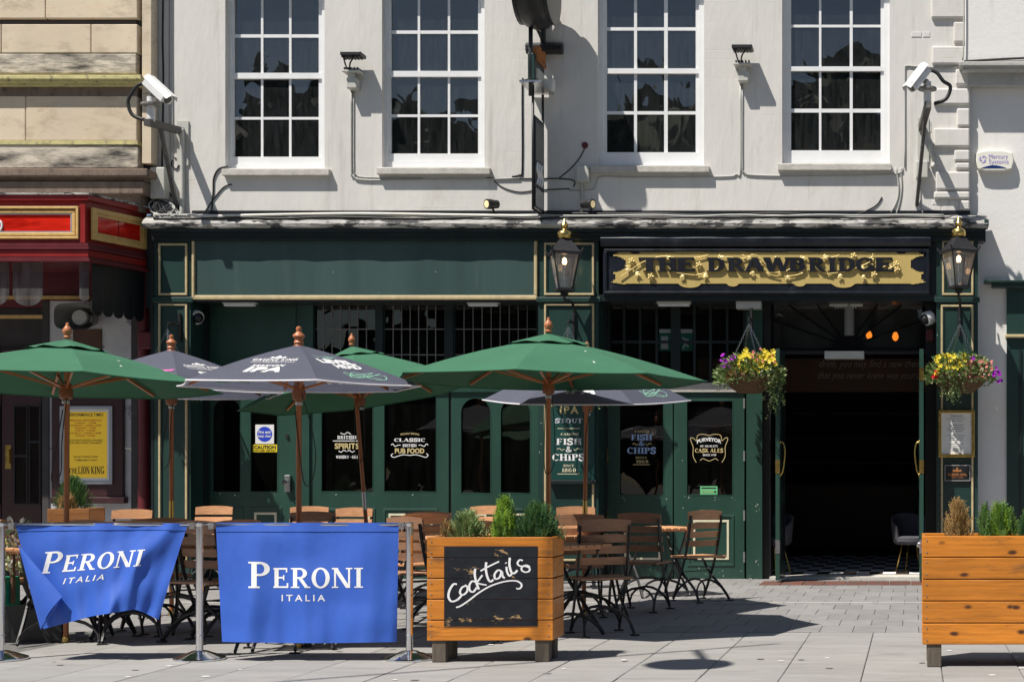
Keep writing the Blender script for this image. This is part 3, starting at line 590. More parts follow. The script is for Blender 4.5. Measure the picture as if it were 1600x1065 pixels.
# leaves of the shopfront: a slab with glazed openings (rectangular or arched), panel below
def arch_pts(x0, y0, x1, y1, n=12):
    r = (x1 - x0) / 2; c = x0 + r; return [(x0, y1), (x1, y1)] + [(c + r * math.cos(math.pi * k / n), y0 + r - r * math.sin(math.pi * k / n)) for k in range(n + 1)]
def leaf(name, x0, y0, x1, y1, wins, panels, Y=GYP, th=.055, mat='green_paint'):
    bmm = MB(); xs = [x0]; cut = sorted(wins, key=lambda w: w[0]); px_ = x0
    for (a, b, c, d, ar) in cut:
        bmm.r(px_, y0, a, y1, Y, th); px_ = c; bmm.r(a, d, c, y1, Y, th)
        if not ar: bmm.r(a, y0, c, b, Y, th)
        else:
            ap = arch_pts(a, b, c, d)[2:]
            for k in range(len(ap) - 1):
                (xa_, ya_), (xb_, yb_) = ap[k], ap[k+1]
                for yy in (Y,): bmm.add([P(xa_, ya_, yy), P(xb_, yb_, yy), P(xb_, y0, yy), P(xa_, y0, yy)], [[0, 1, 2, 3]])
                bmm.add([P(xa_, ya_, Y), P(xb_, yb_, Y), P(xb_, yb_, Y) + Vector((0, th, 0)), P(xa_, ya_, Y) + Vector((0, th, 0))], [[0, 1, 2, 3]])
    bmm.r(px_, y0, x1, y1, Y, th)
    lf = bmm.build(name, mat, pub)
    for (a, b, c, d, ar) in cut:
        pts = arch_pts(a, b, c, d) if ar else [(a, d), (c, d), (c, b), (a, b)]
        yy = Y + .03; MB().add([P(u, v, yy) for u, v in pts], [list(range(len(pts)))]).build('pane', 'glass_low', lf, fix=False)
        bead = MB(); o2 = [P(u, v, Y + .004) for u, v in pts]; bead.tube(o2 + [o2[0]], .009, 5); bead.build('glazing_bead', mat, lf)
    for (a, b, c, d, gold) in panels:
        MB().ring(a, b, c, d, 4, Y - .010, .02).build('panel_moulding', mat, lf, bevel=.004)
        if gold: MB().ring(a + 9, b + 8, c - 8, d - 10, 3.4, Y - .009, .014).build('panel_moulding', 'cream_paint', lf, bevel=.003)
    return lf
fire = leaf('fire_door', 322, 612, 461, 905, [(332, 620, 376, 768, 1), (391, 620, 434, 768, 1)], [(330, 792, 380, 886, 0), (388, 792, 440, 886, 1)])
MB().r(461, 612, 483, 905, GYP - .03, .1).build('door_post', 'green_paint', pub)
leaf('window_leaf', 484, 612, 701, 905, [(502, 618, 583, 768, 0), (600, 618, 682, 768, 0)], [(500, 794, 586, 886, 1), (598, 794, 684, 886, 1)])
leaf('window_leaf', 705, 612, 841, 905, [(720, 621, 767, 770, 1), (782, 621, 829, 770, 1)], [(718, 794, 768, 886, 1), (780, 794, 830, 886, 1)])
MB().r(701, 612, 705, 905, GYP + .02, .03).build('joint_strip', 'black_paint', pub)
# right bay under the name board
MB().r(935, 460, 1463, 470, -.02, .42).build('lintel', 'green_dark', pub)
MB().r(935, 470, 948, 905, GYP - .06, .12).build('bay_post', 'green_dark', pub)
tr = MB().ring(948, 470, 1166, 600, 5, GYP, .06).build('transom_window', 'green_dark', pub)
MB().r(946, 598, 1168, 612, GYP - .03, .1).build('transom_sill', 'sill_stone', pub)
vx = [953, 975, 1000, 1026, 1050, 1061, 1085, 1110, 1136, 1161]
for k, x_ in enumerate(vx[1:-1]): MB().r(x_ - 2, 475, x_ + 2, 595, GYP + .005, .04).build('glazing_bar', 'green_dark', tr)
MB().r(1052, 475, 1059, 595, GYP + .001, .05).build('glazing_bar', 'green_dark', tr)
for k in range(len(vx) - 1): MB().r(vx[k] + 2, 532, vx[k+1] - 2, 536, GYP + .008, .03).build('glazing_bar', 'green_dark', tr)
for k in range(len(vx) - 1):
    if vx[k+1] - vx[k] < 15: continue
    for ya_, yb_ in ((475, 534), (534, 595)):
        d = random.uniform(-.003, .003); yy = GYP + .025; MB().add([P(vx[k], yb_, yy), P(vx[k+1], yb_, yy + d), P(vx[k+1], ya_, yy + d), P(vx[k], ya_, yy)], [[0, 1, 2, 3]]).build('pane', 'glass_low', tr, fix=False)
leaf('glazed_door', 949, 612, 1051, 904, [(968, 626, 1037, 773, 0)], [(966, 804, 1040, 884, 1)])
leaf('glazed_door', 1053, 612, 1163, 904, [(1073, 626, 1145, 773, 0)], [(1074, 804, 1147, 884, 1)])
for x_ in (949, 1163):
    for y_ in (630, 712, 805, 870): MB().tube([P(x_, y_ - 8, GYP - .012), P(x_, y_ + 8, GYP - .012)], .012, 6).build('hinge', 'brass' if x_ == 949 else 'bracket_grey', pub)
MB().r(1166, 470, 1191, 906, GYP - .10, .2).build('door_post', 'green_paint', pub)
MB().r(1191, 470, 1204, 906, GYP - .02, .3).build('door_jamb', 'black_paint', pub); MB().r(1446, 470, 1463, 906, GYP - .02, .3).build('door_jamb', 'black_paint', pub)
# fanlight over the doorway
fan = MB().ring(1204, 470, 1446, 548, 5, GYP, .08).build('fanlight', 'matt_black', pub)
yy = GYP + .03; MB().add([P(1206, 545, yy), P(1444, 545, yy), P(1444, 474, yy), P(1206, 474, yy)], [[0, 1, 2, 3]]).build('pane', 'glass_fan', fan, fix=False)
for tx, ty in ((1206, 500), (1232, 476), (1275, 474), (1373, 474), (1412, 474), (1443, 500)): MB().tube([P(1326, 541, GYP + .02), P(tx, ty, GYP + .02)], .014, 4).build('glazing_bar', 'matt_black', fan)
MB().prism([(X(1326 + 26 * math.cos(a), GYP), Z(545 - 24 * math.sin(a), GYP)) for a in [math.pi * k / 14 for k in range(15)]], GYP + .004, .05).build('fanlight_boss', 'matt_black', fan)
box_r('door_header', 'black_paint', pub, 1204, 548, 1446, 553, GYP - .01, .1)
# two door leaves folded outward, seen edge on
for sx, px_, nm in ((-1, 1215, 'left'), (1, 1440, 'right')):
    yf = -.36; xc = X(px_, yf); dl = MB(); th = .05
    x0, x1 = xc - th/2, xc + th/2; zt = Z(545, yf)
    dl.box(x0, x1, yf, GYP, .03, zt); lf = dl.build('door_leaf', 'green_paint', pub, bevel=.004)
    xi = x1 if sx < 0 else x0
    for z0, z1 in ((.25, .95), (1.1, 2.45)):
        MB().box(xi - .006, xi + .006, yf + .12, GYP - .14, z0, z1).build('door_panel', 'green_dark', lf)
    hz0, hz1 = Z(742, yf), Z(690, yf); s = -sx * .055
    h = MB().tube(smooth_path([(xi, yf + .07, hz1), (xi + s * .7, yf + .07, hz1 - .02), (xi + s, yf + .07, (hz0 + hz1)/2 + .06), (xi + s * .55, yf + .07, hz0 + .06), (xi, yf + .07, hz0)], 5), .012, 8); h.lathe([(.001, -.012), (.03, -.008), (.03, .0), (.001, .01)], (xi, yf + .07, hz1), 10, 'x'); h.lathe([(.001, -.012), (.03, -.008), (.03, .0), (.001, .01)], (xi, yf + .07, hz0), 10, 'x')
    h.build('pull_handle', 'brass', lf, smooth=True)
    for z_ in (.35, 1.3, 2.4): MB().box(xc - .027, xc + .027, yf - .004, yf + .001, z_, z_ + .16).build('lock_plate', 'brass' if z_ > 1 else 'steel', lf)
MB().box(X(1204, GYP), X(1446, GYP), GYP - .15, GYP + .35, -.01, .03).build('threshold', 'sill_stone', pub)
# pub interior
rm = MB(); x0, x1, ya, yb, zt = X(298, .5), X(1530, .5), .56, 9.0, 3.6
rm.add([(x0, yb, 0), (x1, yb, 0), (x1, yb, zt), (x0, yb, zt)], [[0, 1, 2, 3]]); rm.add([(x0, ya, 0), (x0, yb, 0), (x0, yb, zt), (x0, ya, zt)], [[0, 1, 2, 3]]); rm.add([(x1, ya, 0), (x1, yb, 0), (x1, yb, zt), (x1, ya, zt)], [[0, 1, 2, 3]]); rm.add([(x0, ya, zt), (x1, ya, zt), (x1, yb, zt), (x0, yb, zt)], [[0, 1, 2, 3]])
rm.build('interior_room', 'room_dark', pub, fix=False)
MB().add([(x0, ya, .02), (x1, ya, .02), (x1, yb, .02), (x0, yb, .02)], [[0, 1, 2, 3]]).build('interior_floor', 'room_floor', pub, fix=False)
for i in range(13):                                       # chequered tiles just inside the door
    for j in range(9):
        if (i + j) % 2: a = X(1200, .6) - .1 + i * .17; MB().box(a, a + .168, .95 + j * .5, .95 + j * .5 + .495, .02, .026).build('floor_tile', 'room_tile', pub)
MB().box(X(1100, 8), X(1440, 8), 7.6, 8.2, 0, 1.1).build('bar_counter', 'room_wood', pub)
MB().box(X(1095, 8), X(1440, 8), 7.5, 8.3, 1.1, 1.15).build('bar_top', 'room_grey', pub)
for z_ in (1.5, 1.95, 2.4): MB().box(X(1000, 8.8), X(1440, 8.8), 8.7, 9, z_, z_ + .03).build('back_shelf', 'room_wood', pub)
MB().r(1090, 560, 1446, 612, 3.2, .06).build('bulkhead', 'room_wood', pub)
write(sans('drink, you may find a new then', 0, .4), 'print_grey', pub, 1280, 562, 1436, 577, 3.19); write(sans('that you never knew was yours', 0, .4), 'print_grey', pub, 1278, 580, 1436, 595, 3.19)
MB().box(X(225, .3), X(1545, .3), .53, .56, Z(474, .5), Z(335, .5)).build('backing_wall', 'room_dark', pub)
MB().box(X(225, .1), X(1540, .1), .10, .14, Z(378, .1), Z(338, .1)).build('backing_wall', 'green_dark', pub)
MB().r(1452, 374, 1466, 470, .02, .3).build('sign_return', 'green_dark', pub); MB().r(228, 356, 244, 480, .06, .3).build('end_return', 'green_dark', pub)
MB().r(300, 329, 1516, 337, UY - .012, .02).build('wall_foot_strip', 'black_paint', pub)  # black strip along the foot of the upper wall
# wall pieces closing the shopfront from the side
MB().box(X(236, 0), X(241, 0), 0, .5, 0, Z(372, 0)).build('end_board', 'green_dark', pub)
# ------------------------------------------------------------------ theatre on the left
th = thing('theatre_building', 'soot stained cream stone theatre with red canopy at the left edge', 'building', (X(100), 0, 0))
TY = -.05; L0 = -420
MB().box(X(L0, .1), X(236, .1), .10, .3, Z(330, .1), Z(-170, .1)).build('stone_backing', 'stone_dark', th)
MB().r(222, -170, 236, 255, -.03, .16).build('stone_strip', 'ashlar', th)
for (y0, y1, cuts, mt) in ((-170, -60, [L0, 40, 215], 'ashlar'), (-58, -20, [L0, 130, 215], 'ashlar'), (-18, 29, [L0, 71, 215], 'ashlar'), (38, 83, [L0, 2, 142, 215], 'ashlar'), (84, 115, [L0, 213], 'ashlar_soot'), (150, 220, [L0, 40, 214], 'ashlar'), (226, 263, [L0, 216], 'ashlar_soot')):
    for a, b in zip(cuts, cuts[1:]): box_r('stone', mt, th, a + .5, y0, b - .5, y1, TY + random.uniform(-.006, .004), .14, bevel=.01)
box_r('groove', 'stone_dark', th, L0, 28, 213, 39, TY + .05, .09)
box_r('band', 'brownstone', th, L0, 132, 214, 150, TY + .004, .13)
sc_ = MB(); sc_.r(L0, 117, 220, 124, TY - .13, .27); sc_.r(L0, 124, 218, 129, TY - .10, .23); sc_.r(L0, 129, 217, 134, TY - .06, .18); sc_.build('string_course', 'stone_yellow', th, bevel=.008)
box_r('yellow_fillet', 'stone_yellow', th, L0, 220, 215, 226, TY - .015, .14, bevel=.004)
cn = MB(); cn.r(L0, 263, 230, 275, TY - .16, .3); cn.r(L0, 275, 226, 283, TY - .06, .2); cn.r(L0, 283, 224, 303, TY - .10, .24); cn.r(L0, 303, 220, 330, TY - .03, .17); cn.build('stone_cornice', 'brownstone', th, bevel=.012)
dp = MB().tube([P(218, -170, .06), P(218, 262, .06)], .03, 8); dp.build('drain_pipe', 'black_steel', th, smooth=True)
# red canopy
Yf = 17.1 - D; Yb = .12; xf, xb, xl = X(136, Yf), X(232, Yb), X(-440, Yf)
def layer(name, z0, z1, o, mat, inset=0.):
    m = MB(); pts = [(xl, Yf - o), (xf + o, Yf - o), (xb + o, Yb), (xl, Yb)]
    m.add([(x, y, z0) for x, y in pts] + [(x, y, z1) for x, y in pts], [[0, 1, 2, 3], [4, 5, 6, 7], [0, 1, 5, 4], [1, 2, 6, 5], [2, 3, 7, 6], [3, 0, 4, 7]]); return m.build(name, mat, can)
can = MB().add([(xl, Yf + .02, 3.78), (xf - .02, Yf + .02, 3.78), (xb - .02, Yb, 3.78), (xl, Yb, 3.78), (xl, Yf + .02, 4.5), (xf - .02, Yf + .02, 4.5), (xb - .02, Yb, 4.5), (xl, Yb, 4.5)], [[0, 1, 2, 3], [4, 5, 6, 7], [0, 1, 5, 4], [1, 2, 6, 5], [2, 3, 7, 6], [3, 0, 4, 7]]).build('canopy', 'red_paint', th)
zf = lambda py: Z(py, Yf)
layer('canopy_flashing', zf(305), zf(302), .05, 'lead'); layer('canopy_cap', zf(313), zf(305), .03, 'red_paint'); layer('canopy_moulding', zf(385), zf(380), .02, 'red_dark'); layer('canopy_moulding', zf(390), zf(386), .045, 'red_dark')
layer('canopy_band', zf(401), zf(391), .025, 'red_paint'); layer('canopy_moulding', zf(405), zf(402), .04, 'red_dark'); layer('canopy_moulding', zf(409), zf(405.3), .06, 'red_dark')
MB().ring(-170, 322, 122, 373, 4, Yf - .03, .05).build('panel_frame', 'gold_frame', can, bevel=.006); MB().ring(-164, 328, 117, 368, 5, Yf - .015, .04).build('panel_frame', 'gold_frame', can, bevel=.006)
MB().ring(-159, 333, 112, 363, 2, Yf - .008, .03).build('panel_frame', 'alu_frame', can)
MB().r(-158, 334, 111, 362, Yf + .008, .01).build('glass_panel', 'red_glass', can)
MB().tube(smooth_path([P(-6, 344, Yf + .0), P(1, 346, Yf), P(3, 353, Yf), P(0, 360, Yf)], 4), .012, 5).build('lettering', 'print_white', can)
MB().r(124, 316, 133, 379, Yf - .012, .03).build('canopy_stile', 'red_paint', can)
def side(u, z, o=0.): v = Vector((xb - xf, Yb - Yf, 0)); n = Vector((v.y, -v.x, 0)).normalized(); return Vector((xf, Yf, 0)) + v * u + n * o + Vector((0, 0, z))
def sideframe(u0, u1, z0, z1, t, o0, o1, mat, name):
    m = MB(); tu = t
    for a, b, c, d in ((u0, u1, z1 - t, z1), (u0, u1, z0, z0 + t), (u0, u0 + tu, z0 + t, z1 - t), (u1 - tu, u1, z0 + t, z1 - t)):
        m.add([side(p, q_, o) for o in (o0, o1) for p, q_ in ((a, c), (b, c), (b, d), (a, d))], [[0, 1, 2, 3], [4, 5, 6, 7], [0, 1, 5, 4], [1, 2, 6, 5], [2, 3, 7, 6], [3, 0, 4, 7]])
    m.build(name, mat, can)
zt_, zb_ = zf(323), zf(373)
sideframe(.06, .94, zb_, zt_, .05, 0, .03, 'gold_frame', 'panel_frame'); sideframe(.11, .89, zb_ + .05, zt_ - .05, .04, 0, .018, 'gold_frame', 'panel_frame')
for u0, u1 in ((.15, .49), (.50, .85)): MB().add([side(u0, zb_ + .09, .005), side(u1, zb_ + .09, .005), side(u1, zt_ - .09, .005), side(u0, zt_ - .09, .005)], [[0, 1, 2, 3]]).build('glass_panel', 'red_glass', can)
# theatre ground floor
SY = .30
MB().r(-420, 405, 236, 480, SY + .02, .1).build('entrance_frieze', 'red_dark', th)
for y_ in (462, 492): MB().r(-170, y_, 66 if y_ > 480 else 140, y_ + 5, SY - .03, .06).build('gold_moulding', 'gold_frame', th)
MB().r(-420, 480, 66, 905, SY + .25, .1).build('door_recess', 'stone_dark', th)
for k, x_ in enumerate((-250, -187, -124, -60, 3)):
    dr = MB().r(x_, 545, x_ + 61, 905, SY + .16, .06).build('theatre_door', 'maroon_wood', th)
    for (a, b, c, d) in ((18, 633, 40, 712), (18, 712, 40, 788), (42, 633, 60, 690), (42, 690, 60, 788)):
        MB().ring(x_ + a, b, x_ + c, d, 2, SY + .145, .02).build('door_moulding', 'black_paint', dr); yy = SY + .155
        MB().add([P(x_ + a + 2, d - 2, yy), P(x_ + c - 2, d - 2, yy), P(x_ + c - 2, b + 2, yy), P(x_ + a + 2, b + 2, yy)], [[0, 1, 2, 3]]).build('pane', 'glass_low', dr, fix=False)
    MB().r(x_ + 5, 695, x_ + 14, 732, SY + .15, .012).build('handle_plate', 'brass', dr)
    MB().tube([P(x_ + 9.5, 702, SY + .13), P(x_ + 9.5, 724, SY + .13)], .012, 8).build('door_handle', 'brass', dr)
MB().r(66, 470, 76, 905, SY - .02, .2).build('entrance_pier', 'stone_dark', th)
mbw = MB()
for a, b, c, d in ((76, 470, 140, 560), (141, 470, 205, 560), (76, 561, 140, 700), (141, 561, 205, 700), (76, 701, 140, 905), (141, 701, 205, 905)): box_r('marble_slab', 'marble', th, a, b, c, d, SY, .1, bevel=.003)
MB().r(205, 470, 216, 905, SY - .03, .2).build('entrance_pier', 'stone_dark', th)
MB().r(214, 430, 240, 905, SY + .1, .2).build('pipe_recess', 'stone_dark', th)
rd = MB().tube([P(225, 408, SY - .02), P(225, 905, SY - .02)], .07, 12); rd.build('red_pipe', 'red_dark', th, smooth='auto')
MB().r(214, 518, 236, 545, SY - .13, .1).build('pipe_box', 'red_dark', th, bevel=.015)
box_r('name_plate', 'room_wood', th, 114, 514, 158, 556, SY - .02, .02)
# clear strips under the canopy edge
def strip(x0, x1, y1, Y, mat, lab):
    n = 10; c = (x0 + x1) / 2; r = (x1 - x0) / 2; pts = [(x0, 408), (x1, 408)] + [(c + r * math.cos(math.pi * k / n), y1 - r * .8 + r * .8 * math.sin(math.pi * k / n)) for k in range(n + 1)]
    return tag(MB().prism([(X(a, Y), Z(b, Y)) for a, b in pts][::1], Y, .004).build('hanging_strip', mat), lab, 'strip', 'clear strips hung under the red canopy')
strip(20, 67, 478, Yf + .06, 'clear_plastic', 'wide clear plastic strip with rounded end hanging under red canopy'); strip(-34, 14, 478, Yf + .06, 'clear_plastic', 'clear plastic strip cut by the left edge of the photo'); strip(124, 139, 470, Yf + .06, 'clear_plastic', 'narrow clear plastic strip at the corner of red canopy')
cl = MB()
vt = thing('scalloped_valance', 'black scalloped valance hanging under the side of red canopy', 'valance', side(.5, 3.4))
for k in range(5):
    u0, u1 = .12 + k * .17, .12 + k * .17 + .165; n = 8; pts = [side(u0, 3.77, -.04), side(u1, 3.77, -.04)] + [side((u0 + u1)/2 + (u1 - u0)/2 * math.cos(math.pi*j/n), 3.22 - .07 * math.sin(math.pi*j/n), -.04) for j in range(n + 1)]
    MB().add(pts, [list(range(len(pts)))]).build('flap', 'black_paint', vt, solid=.006)
# poster case
pc = thing('poster_case', 'maroon wall case with yellow performance times poster beside theatre door', 'poster', P(137, 785, SY))
MB().r(80, 620, 192, 776, SY - .06, .06).build('case_back', 'maroon_wood', pc, bevel=.01); MB().r(78, 776, 194, 786, SY - .10, .10).build('case_ledge', 'maroon_wood', pc, bevel=.01)
MB().ring(93, 634, 175, 756, 5, SY - .085, .03).build('poster_frame', 'alu_frame', pc, bevel=.004)
MB().r(98, 639, 170, 751, SY - .068, .01).build('poster_mount', 'paper', pc); MB().r(104, 643, 167, 746, SY - .072, .004).build('poster', 'poster_yellow_glow', pc); py_ = SY - .0735
write(sans("PERFORMANCE TIMES'", .015), 'print_black', pc, 106, 645, 162, 650, py_)
for s, y_, w in (('REMAINING PERFORMANCES', 655, 26), ('TUESDAY - 7.30PM', 659, 17), ('WEDNESDAY - 2.30PM & 7.30PM', 663, 25), ('THURSDAY - 7.30PM', 667, 17), ('FRIDAY - 7.30PM', 671, 15), ('SATURDAY - 2.30PM & 7.30PM', 675, 25), ('SUNDAY - 2.30PM', 679, 15)): write(sans(s, .01), 'print_red', pc, 133 - w, y_, 133 + w, y_ + 2.6, py_)
for s, y_, w in (('GOOD SEATS ARE STILL AVAILABLE', 686, 26), ('SCAN HERE FOR BEST AVAILABILITY', 690, 26), ('OR VISIT THE BOX OFFICE', 712, 19), ('*TIMES MAY VARY', 717, 18)): write(sans(s, .012), 'print_black', pc, 134 - w, y_, 134 + w, y_ + 2.8, py_)
write(serif('THE', .24, .1), 'print_black', pc, 107, 731, 121, 739, py_); write(serif('LION', .24, .1), 'print_black', pc, 122, 728, 140, 740, py_); write(serif('KING', .24, .1), 'print_black', pc, 142, 728, 163, 740, py_)
# loudspeaker
ls = thing('horn_loudspeaker', 'dark oval horn loudspeaker on marble wall below red canopy', 'loudspeaker', P(115, 494, 0))
Yh = -.10; cx, cz = X(115, Yh), Z(494, Yh); hx, hz = 30 * (D+Yh)/F, 20 * (D+Yh)/F
def sup(a, k): c, s_ = math.cos(a), math.sin(a); return (abs(c)**.5 * (1 if c > 0 else -1) * hx * k, abs(s_)**.5 * (1 if s_ > 0 else -1) * hz * k)
hm = MB(); hm.grid(lambda i, j: (lambda q_: Vector((cx + q_[0], Yh + .30 * (1 - (1 - i)**2) , cz + q_[1])))(sup(2*math.pi*j, 1 - .72 * i)), 8, 40); hm.grid(lambda i, j: (lambda q_: Vector((cx + q_[0], Yh + .34 * i, cz + q_[1])))(sup(2*math.pi*j, 1.03 - .55 * i)), 6, 40); hm.build('horn', 'bracket_grey', ls, smooth=True)
MB().lathe([(.001, -.02), (.09, 0), (.10, .03), (.08, .1), (.001, .1)], (cx, Yh + .12, cz), 20, 'y').build('driver_cone', 'grey_plastic', ls, smooth='auto')
MB().tube([(cx - .05, .3, cz), (cx - .05, .2, cz), (cx - .08, .12, cz + .18)], .02, 6).build('mount', 'bracket_grey', ls)
# ------------------------------------------------------------------ neighbour on the right
nb = thing('rendered_building', 'white rendered building with projecting ledge at the right edge', 'building', (X(1580), .2, 0))
RY = .22
MB().add([P(1516, -170, RY), P(2100, -170, RY), P(2100, 908.5, RY), P(1516, 908.5, RY)], [[0, 1, 2, 3]]).build('side_wall', 'wall_render', nb, fix=False)
MB().r(1508, -170, 2100, 95, UY - .06, .13).build('upper_block', 'wall_render', nb, bevel=.01)
lg = MB(); lg.r(1499, 96, 2100, 103, RY - .30, .3); lg.r(1504, 103, 2100, 110, RY - .26, .26); lg.r(1512, 110, 2100, 134, RY - .14, .14); lg.build('ledge', 'ledge_grey', nb, bevel=.01)
gs = MB(); gs.r(1538, 437, 2100, 441, RY - .20, .2); gs.r(1550, 441, 2100, 449, RY - .14, .14); gs.build('shop_cornice', 'green_pilaster', nb, bevel=.008)
MB().r(1573, 449, 2100, 522, RY - .05, .05).build('shop_fascia', 'green_pilaster', nb); MB().r(1571, 522, 2100, 527, RY - .09, .09).build('gold_bead', 'gold_paint', nb, bevel=.008)
MB().r(1573, 527, 2100, 906, RY - .03, .03).build('shop_board', 'green_pilaster', nb); MB().r(1593, 545, 1596, 906, RY - .05, .02).build('shop_moulding', 'green_dark', nb)
# ------------------------------------------------------------------ name board
sg = thing('fascia_sign', 'black pub name board with gilded letters and leaves reading the drawbridge', 'sign', P(1198, 460, -.05))
MB().r(942, 388, 1454, 461, -.06, .1).build('sign_box', 'sign_black', sg, bevel=.006); MB().ring(944, 389, 1452, 459, 4, -.085, .03).build('sign_frame', 'sign_black', sg, bevel=.005)
ac = MB(); n = 8
prof = [(-.07, 388), (-.095, 386), (-.11, 380), (-.11, 374), (-.095, 370), (-.05, 369)]
for i in range(len(prof) - 1): (a, b), (c, d) = prof[i], prof[i+1]; ac.add([(X(941), a, Z(b, 0)), (X(1454), a, Z(b, 0)), (X(1454), c, Z(d, 0)), (X(941), c, Z(d, 0))], [[0, 1, 2, 3]])
ac.add([(X(941), a, Z(b, 0)) for a, b in prof] , [list(range(6))]); ac.add([(X(1454), a, Z(b, 0)) for a, b in prof], [list(range(6))]); ac.build('awning_case', 'sign_black', sg, smooth=False)
sY = -.068; top = []; bot = []                            # gilded field with scalloped outline
def bump(x, c, w, h): t = abs(x - c) / w; return h * math.sqrt(max(0, 1 - t * t)) if t < 1 else 0
xs = [955 + (1446 - 955) * k / 150 for k in range(151)]
for x_ in xs:
    e = min(x_ - 955, 1446 - x_); y0 = 394 - bump(x_, 1030, 32, 0) - bump(x_, 1078, 22, 2.5) - bump(x_, 1145, 20, 5) - bump(x_, 1250, 18, 5) - bump(x_, 1318, 34, 5); y1 = 443 + bump(x_, 1078, 17, 6.5) + bump(x_, 1145, 9, 4.5) + bump(x_, 1250, 9, 4.5) + bump(x_, 1318, 17, 6.5)
    if 30 < e < 44: y0 += 2.5
    if e < 14: y0 += (14 - e) * .35; y1 -= (14 - e) * .2
    top.append((x_, y0)); bot.append((x_, y1))
def notch(y_): return 24 * math.sqrt(max(0, 1 - ((y_ - 412) / 13)**2)) if abs(y_ - 412) < 13 else (6 * math.sqrt(max(0, 1 - ((abs(y_ - 412) - 20) / 8)**2)) if abs(abs(y_-412) - 20) < 8 else 0)
left = [(955 + notch(y_), y_) for y_ in range(400, 440, 2)]; right = [(1446 - notch(y_), y_) for y_ in range(438, 398, -2)]
gp = MB(); m_ = MB()
for k in range(len(xs) - 1):
    x_ = (xs[k] + xs[k+1]) / 2; e = min(x_ - 955, 1446 - x_); ya, yb_ = (top[k][1] + top[k+1][1]) / 2, (bot[k][1] + bot[k+1][1]) / 2
    if e > 24: gp.add([P(xs[k], bot[k][1], sY), P(xs[k+1], bot[k+1][1], sY), P(xs[k+1], top[k+1][1], sY), P(xs[k], top[k][1], sY)], [[0, 1, 2, 3]])
    else:
        seg = [y_ for y_ in range(int(ya), int(yb_) + 1)]; run = [y_ for y_ in seg if notch(y_) <= e]
        grp = []
        for y_ in run:
            if grp and y_ == grp[-1][1] + 1: grp[-1][1] = y_
            else: grp.append([y_, y_])
        for a, b in grp: gp.add([P(xs[k], b + 1, sY), P(xs[k+1], b + 1, sY), P(xs[k+1], a, sY), P(xs[k], a, sY)], [[0, 1, 2, 3]])
gp.build('gilded_field', 'gold_leaf', sg, fix=False)
lx = [('T', 998, 1031), ('H', 1027, 1059), ('E', 1059, 1086), ('D', 1104, 1132), ('R', 1135, 1165), ('A', 1162, 1196), ('W', 1192, 1236), ('B', 1231, 1258), ('R', 1262, 1291), ('I', 1293, 1307), ('D', 1308, 1336), ('G', 1337, 1367), ('E', 1368, 1396)]
for ch, a, b in lx:
    vs, fs = norm(serif(ch, .27, .15)); m = MB()
    for k, f in enumerate(fs):
        yy = -.097 - k * .0002; q_ = [P(a + (b - a) * vs[i][0], 424 + (402 - 424) * vs[i][1], yy) for i in f]; n = len(q_)
        m.add(q_ + [v + Vector((0, .028, 0)) for v in q_], [list(range(n))] + [[i, (i+1) % n, n + (i+1) % n, n + i] for i in range(n)])
    m.build('letter', 'letter_navy', sg, fix=False)
vines = [[(968, 434), (985, 422), (1003, 410), (1018, 404)], [(1018, 404), (1040, 400), (1060, 404), (1085, 403), (1108, 398)], [(1040, 412), (1052, 424), (1070, 428), (1090, 430)], [(1085, 430), (1104, 426), (1122, 419)], [(1108, 404), (1140, 402), (1160, 404), (1180, 398), (1200, 416)], [(1160, 398), (1180, 410), (1196, 426), (1218, 432)], [(1196, 426), (1226, 424), (1244, 412), (1258, 400)], [(1225, 432), (1250, 428), (1258, 416)], [(1240, 404), (1270, 404), (1296, 403), (1312, 398)], [(1268, 410), (1282, 424), (1300, 430)], [(1290, 428), (1320, 424), (1344, 416), (1360, 408), (1364, 396)], [(1362, 412), (1372, 420), (1382, 416), (1396, 412)]]
for v in vines: MB().tube([P(a, b, -.112) for a, b in smooth_path([(x_, y_, 0) for x_, y_ in v], 5) for a, b in [(a, b)]] if False else [P(p.x, p.y, -.088) for p in smooth_path([(x_, y_, 0) for x_, y_ in v], 5)], .006, 5).build('vine', 'gold_bright', sg, smooth=True)
def leafy(cx_, cy_, ang, ln, wd):
    m = MB(); c, s_ = math.cos(ang), math.sin(ang)
    for o, k, sc2 in ((0, 1, 1), (.7, .75, .8), (-.7, .75, .8)):
        c2, s2 = math.cos(ang + o), math.sin(ang + o); L_ = ln * k * .66; w_ = wd * sc2 * .66
        pt = lambda u, v, y_: P(cx_ + c2*u*L_ - s2*v*w_, cy_ + s2*u*L_ + c2*v*w_, y_)
        m.add([pt(0, 0, -.090), pt(.45, -.5, -.086), pt(1, 0, -.094), pt(.45, .5, -.086), pt(.45, 0, -.097)], [[0, 1, 4], [1, 2, 4], [2, 3, 4], [3, 0, 4]])
    return m.build('gilded_leaf', 'gold_bright', sg)
for a in ((985, 420, -2.6, 16, 9), (992, 428, .2, 15, 9), (1040, 403, -.3, 13, 8), (1064, 430, .9, 13, 9), (1098, 431, .2, 14, 9), (1122, 403, -.3, 15, 9), (1168, 402, .6, 12, 8), (1190, 412, -2.4, 12, 7), (1174, 424, 1.2, 13, 9), (1228, 432, .7, 14, 9), (1250, 404, -.3, 13, 8), (1250, 428, -1.2, 11, 7), (1286, 402, -.2, 14, 8), (1310, 430, .7, 14, 9), (1350, 416, 2.3, 12, 8), (1360, 406, -1.0, 12, 8), (1346, 432, .4, 13, 8), (1390, 416, 1.0, 12, 8), (1010, 412, -.8, 10, 7), (1210, 405, -1.0, 10, 7)): leafy(*a)
